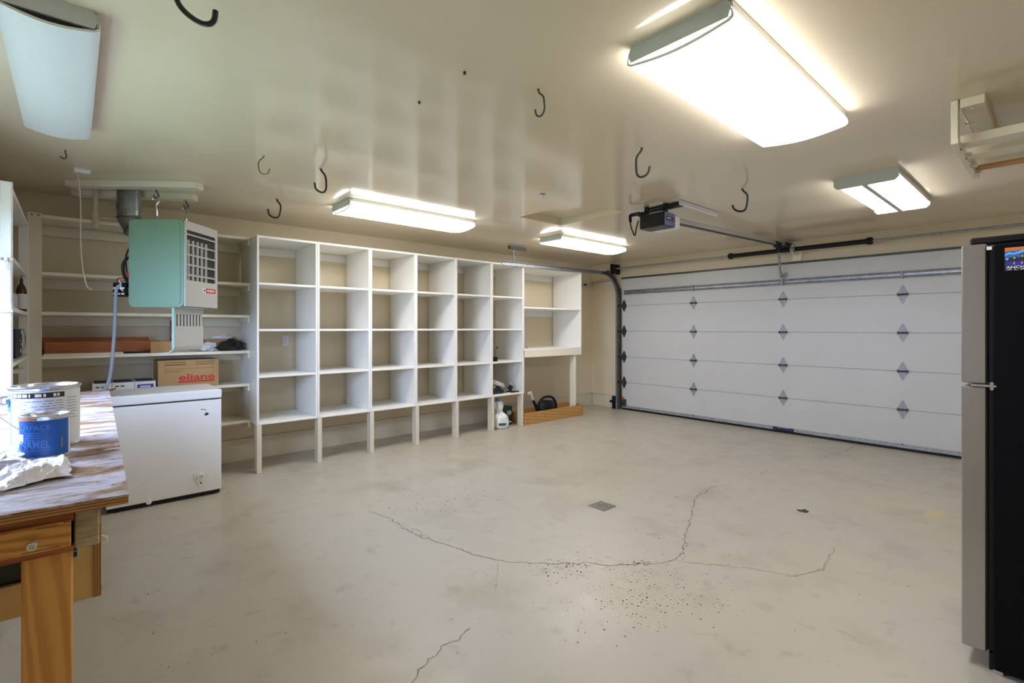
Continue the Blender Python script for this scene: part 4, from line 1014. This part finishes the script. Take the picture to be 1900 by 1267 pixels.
# plastic bag
bc = Vector((-5.07, 4.27, 0))
t = thing('plastic_bag', 'white plastic bag gathered at the top under the sprinkler shelf', 'bag', bc)
bm = nb(); prof = [(0.0, 0), (.09, .0), (.108, .012), (.115, .04), (.118, .07), (.118, .10), (.114, .13), (.105, .155), (.09, .175), (.068, .192), (.05, .205), (.044, .22), (.048, .24), (.058, .265), (.062, .29), (.058, .315), (.06, .34), (.045, .36), (.0, .362)]
lathe(bm, prof, bc, 44)
for v in bm.verts:
    q = v.co-bc; a = math.atan2(q.y, q.x); up = min(1, max(0, (q.z-.12)/.08))
    k = 1+.14*noise.noise(Vector((math.cos(a)*2.2, math.sin(a)*2.2, q.z*14)))+(.05+.11*up)*math.sin(a*7+q.z*22+2*noise.noise(Vector((q.z*20, a, 0))))
    v.co = bc+Vector((q.x*k, q.y*k+.02-.13*max(0, q.z-.14), q.z))
part('bag_body', bm, M_plastic, t, smooth=True)
part('blue_cap', tube(nb(), [bc+Vector((0, -.02, .345)), bc+Vector((0, -.022, .40))], .03, 14), mat('blue_cap', (.10, .22, .42), .4), t, smooth=True)
a0 = math.atan2(-bc.y, -bc.x)
part('bag_print', arcstrip(bc.x, bc.y+.022, .126, .05, .082, a0-.1, a0+.75), mat('green_print', (.02, .12, .06), .6), t)
# dark green carton
t = thing('green_box', 'dark green carton with white round emblem behind the plastic bag', 'box', (-5.16, 4.49, 0))
part('carton', B(-5.28, -5.13, 4.40, 4.575, 0, .255, bev=.004), M_green, t)
part('emblem', prism(nb(), ngon(.032, 20, sx=1.2), (-5.129, 4.515, .17), (0, 1, 0), (0, 0, 1), (1, 0, 0), .0008), M_white_txt, t)
part('emblem', prism(nb(), ngon(.024, 20, sx=1.2), (-5.128, 4.515, .17), (0, 1, 0), (0, 0, 1), (1, 0, 0), .0008), M_green, t)
part('emblem', B(-5.1275, -5.1268, 4.495, 4.535, .160, .178), M_white_txt, t)
part('print_bar', B(-5.13, -5.1292, 4.47, 4.56, .035, .048), M_white_txt, t)
# on the sixth cubby shelves
zb6 = CZ[0]+.0107
t = thing('hose_coil', 'coiled grey-white hose on a dark stand in the lowest cubby', 'hose', (-5.08, 4.24, zb6))
bm = nb()
for k in range(3): 
    pts = [(-5.09+.085*math.cos(a), 4.25+.115*math.sin(a), zb6+.115+.016*k-.35*(.115*math.sin(a))) for a in [2*math.pi*j/28 for j in range(29)]]
    tube(bm, pts, .0095, 8)
part('hose', bm, mat('hose_grey', (.55, .54, .56), .4), t, smooth=True)
bm = nb(); prism(bm, [(-.11, 0), (.10, 0), (.10, .045), (.06, .055), (.02, .10), (-.08, .115), (-.11, .08)], (-5.17, 4.23, zb6), (0, 1, 0), (0, 0, 1), (1, 0, 0), .14)
part('stand', bm, mat('dark_teal_plastic', (.006, .02, .024), .35), t)
part('yellow_fitting', B(-5.03, -5.022, 4.15, 4.175, zb6+.08, zb6+.115), mat('yellow_plastic', (.5, .36, .08), .4), t)
sp = Vector((-5.06, 4.475, zb6))
t = thing('lawn_sprinkler', 'black lawn sprinkler on a flat base in the lowest cubby', 'sprinkler', sp)
part('base', tube(nb(), [sp+Vector((.03, .07, .0)), sp+Vector((.03, .07, .014))], .05, 18), M_green, t)
bm = nb()
for a in (0.3, 2.4, 4.5): box(bm, sp.x-.012+.06*math.cos(a), sp.x+.012+.06*math.cos(a), sp.y-.05+.05*math.sin(a), sp.y+.05+.05*math.sin(a), sp.z, sp.z+.012)
part('foot', bm, M_black, t)
part('stem', tube(nb(), [sp+Vector((0, 0, .01)), sp+Vector((0, 0, .03)), sp+Vector((0, 0, .05)), sp+Vector((0, 0, .052)), sp+Vector((0, 0, .075)), sp+Vector((0, 0, .078)), sp+Vector((0, 0, .10))], [.03, .022, .022, .04, .04, .018, .018], 14), M_black, t)
part('nozzle', tube(nb(), [sp+Vector((0, 0, .10)), sp+Vector((.0, .0, .135))], [.016, .01], 12), M_tin, t)
z6 = CZ[1]+.0107
q = Vector((-5.03, 4.185, z6)); q.y = px(919, 664, -5.03).y
t = thing('wire_gadget', 'small black knob with upright wire on a cubby shelf', 'gadget', q)
part('knob', tube(nb(), [q, q+Vector((0, 0, .012)), q+Vector((0, 0, .05)), q+Vector((0, 0, .06))], [.03, .034, .034, .02], 14), M_black, t)
part('wire', tube(nb(), smoothpts([q+Vector((0, -.005, .06)), q+Vector((0, 0, .11)), q+Vector((0, .01, .15)), q+Vector((0, .03, .18))]), .0035, 6), M_dsteel, t)
part('wire_tip', tube(nb(), [q+Vector((0, .028, .175)), q+Vector((0, .034, .195))], .009, 8), M_black, t)
q = Vector((-5.10, 4.72, 1.054))
single('wire_scrap', tube(nb(), smoothpts([q, q+Vector((.02, .03, .03)), q+Vector((0, .06, .035)), q+Vector((.03, .10, .01)), q+Vector((.03, .05, .004))]), .003, 6), M_dsteel, 'bent scrap of wire on the lower board of the end unit', 'wire', q)

# ------------------------------------------------------------------ refrigerator
t = thing('refrigerator', 'black refrigerator with stainless doors at the right edge', 'refrigerator', (.13, 3.03, 0))
part('cabinet', B(-.188, .48, 2.665, 3.40, .014, 1.664, bev=.006), M_fridge, t)
part('door', B(-.279, -.206, 2.675, 3.395, .068, 1.108, bev=.004), M_stain, t)
part('door', B(-.279, -.206, 2.675, 3.395, 1.122, 1.672, bev=.004), M_stain, t)
part('gasket', B(-.206, -.188, 2.69, 3.385, .075, 1.10), M_black, t); part('gasket', B(-.206, -.188, 2.69, 3.385, 1.128, 1.66), M_black, t)
part('middle_hinge', B(-.25, -.178, 2.662, 2.75, 1.111, 1.119), M_tin, t)
bm = nb()
for z in (1.105, 1.125): cyl(bm, (-.19, 2.665, z), (-.19, 2.659, z), .006, 8)
part('hinge_screw', bm, M_tin, t)
part('hinge_cover', B(-.255, -.10, 2.685, 2.735, 1.672, 1.70, bev=.006), M_black, t)
part('hinge_label', B(-.2045, -.19, 2.664, 2.6652, 1.645, 1.658), M_paper, t)
part('kick_plate', B(-.20, -.19, 2.69, 3.38, .0, .065), M_black, t)
for y in (2.72, 3.34): part('foot', cyl(nb(), (.43, y, 0), (.43, y, .014), .02, 10), M_black, t)
part('foot', B(-.188, -.16, 2.672, 2.73, 0, .0138), M_tin, t); part('foot', B(-.188, -.16, 3.33, 3.39, 0, .0138), M_tin, t)
# magnet on the side
mx0, mz1, my = -.1545, 1.647, 2.6635
mw, mh = .115, .088
t = thing('fridge_magnet', 'colourful skyline souvenir magnet on the black refrigerator side', 'magnet', (mx0+mw/2, my, mz1-mh))
part('base', B(mx0, mx0+mw, my-.001, my+.0015, mz1-mh, mz1), M_ink, t)
def mq(name, poly, m, d): part(name, prism(nb(), [(a*mw, b_*mh) for a, b_ in poly], (mx0, my-.001-d, mz1-mh), (1, 0, 0), (0, 0, 1), (0, 1, 0), .0004), m, t)
mq('sky', [(0, .72), (1, .72), (1, 1), (0, 1)], mat('magnet_orange', (.75, .20, .03), .5), .0004)
mq('mountain', [(0, .45), (0, .82), (.12, .86), (.25, .84), (.4, .88), (.5, .97), (.62, .9), (.78, .95), (1, .82), (1, .45)], mat('magnet_blue', (.02, .16, .60), .5), .0008)
mq('snow', [(0, .70), (.1, .80), (.2, .74), (.35, .82), (.5, .93), (.6, .84), (.8, .88), (1, .74), (1, .70), (.8, .78), (.6, .76), (.5, .82), (.35, .73), (.2, .68), (.1, .72), (0, .64)], mat('magnet_ice', (.25, .55, .85), .5), .0012)
mq('skyline', [(0, .40), (0, .48), (.1, .48), (.1, .56), (.18, .56), (.18, .6), (.28, .6), (.28, .54), (.36, .54), (.36, .68), (.46, .68), (.46, .58), (.56, .58), (.56, .64), (.68, .64), (.68, .55), (.8, .55), (.8, .6), (1, .6), (1, .40)], M_ink, .0016)
mq('water', [(0, .2), (0, .40), (1, .40), (1, .2)], mat('magnet_violet', (.03, .03, .28), .5), .0012)
for k, (a, b_) in enumerate(((.03, .46), (.2, .5), (.38, .56), (.48, .5), (.6, .55), (.72, .48), (.84, .52))): mq('lit_window', [(a, b_), (a+.05, b_), (a+.05, b_+.08), (a, b_+.08)], mat('magnet_yellow', (.75, .45, .10), .5), .002)
for a in (.2, .38, .5, .62, .8): mq('water_glint', [(a, .26), (a+.04, .26), (a+.04, .36), (a, .36)], mat('magnet_pink', (.55, .28, .55), .5), .0016)
part('lettering', place(fit(text_bm('ANCHORAGE', .02, bold=.0004), mw*.94, mh*.11), (mx0+mw/2, my-.0016, mz1-mh*.855), (1, 0, 0), (0, 0, 1)), M_white_txt, t)
part('lettering', place(fit(text_bm('A L A S K A', .02), mw*.9, mh*.06), (mx0+mw/2, my-.0016, mz1-mh*.955), (1, 0, 0), (0, 0, 1)), M_white_txt, t)

# ------------------------------------------------------------------ cream wooden rack on the ceiling, upper right
t = thing('ceiling_rack', 'cream wooden lumber rack hung from the ceiling at upper right', 'rack', (-.05, 3.7, ZC))
part('ceiling_board', B(-.338, -.25, 3.195, 3.95, ZC-.042, ZC, bev=.003), M_cream, t)
part('hanger_board', B(-.372, -.345, 3.195, 3.25, 2.2625, ZC, bev=.002), M_cream, t)
bm = nb(); box(bm, -.372, -.345, 3.195, 4.06, 2.235, 2.262)
part('side_rail', bm, M_cream, t)
for a, b_, m in ((3.325, 3.43, M_cream), (3.56, 3.70, M_cream), (3.80, 3.905, M_cream)):
    part('slat', B(-.352, .40, a, b_, 2.262, 2.305, bev=.003), m, t)
part('slat_underside', B(-.33, .40, 3.83, 3.92, 2.252, 2.262), M_boxpine, t)
for k in range(4): part('rail_block', B(-.35, -.325, 3.30+.2*k, 3.34+.2*k, 2.235, 2.262), M_cream, t)
part('hanger_board', B(-.372, -.345, 4.02, 4.06, 2.262, ZC, bev=.002), M_cream, t)
part('cord', tube(nb(), smoothpts([(-.335, 3.24, 2.40), (-.315, 3.29, 2.35), (-.31, 3.31, 2.32), (-.30, 3.36, 2.306)]), .003, 6), M_cordw, t)
part('knot', tube(nb(), [(-.33, 3.285, 2.345), (-.295, 3.285, 2.345)], .004, 6), M_cordw, t)
part('bolt', cyl(nb(), (-.295, 3.22, ZC-.042), (-.295, 3.22, ZC-.05), .011, 8), M_tin, t)
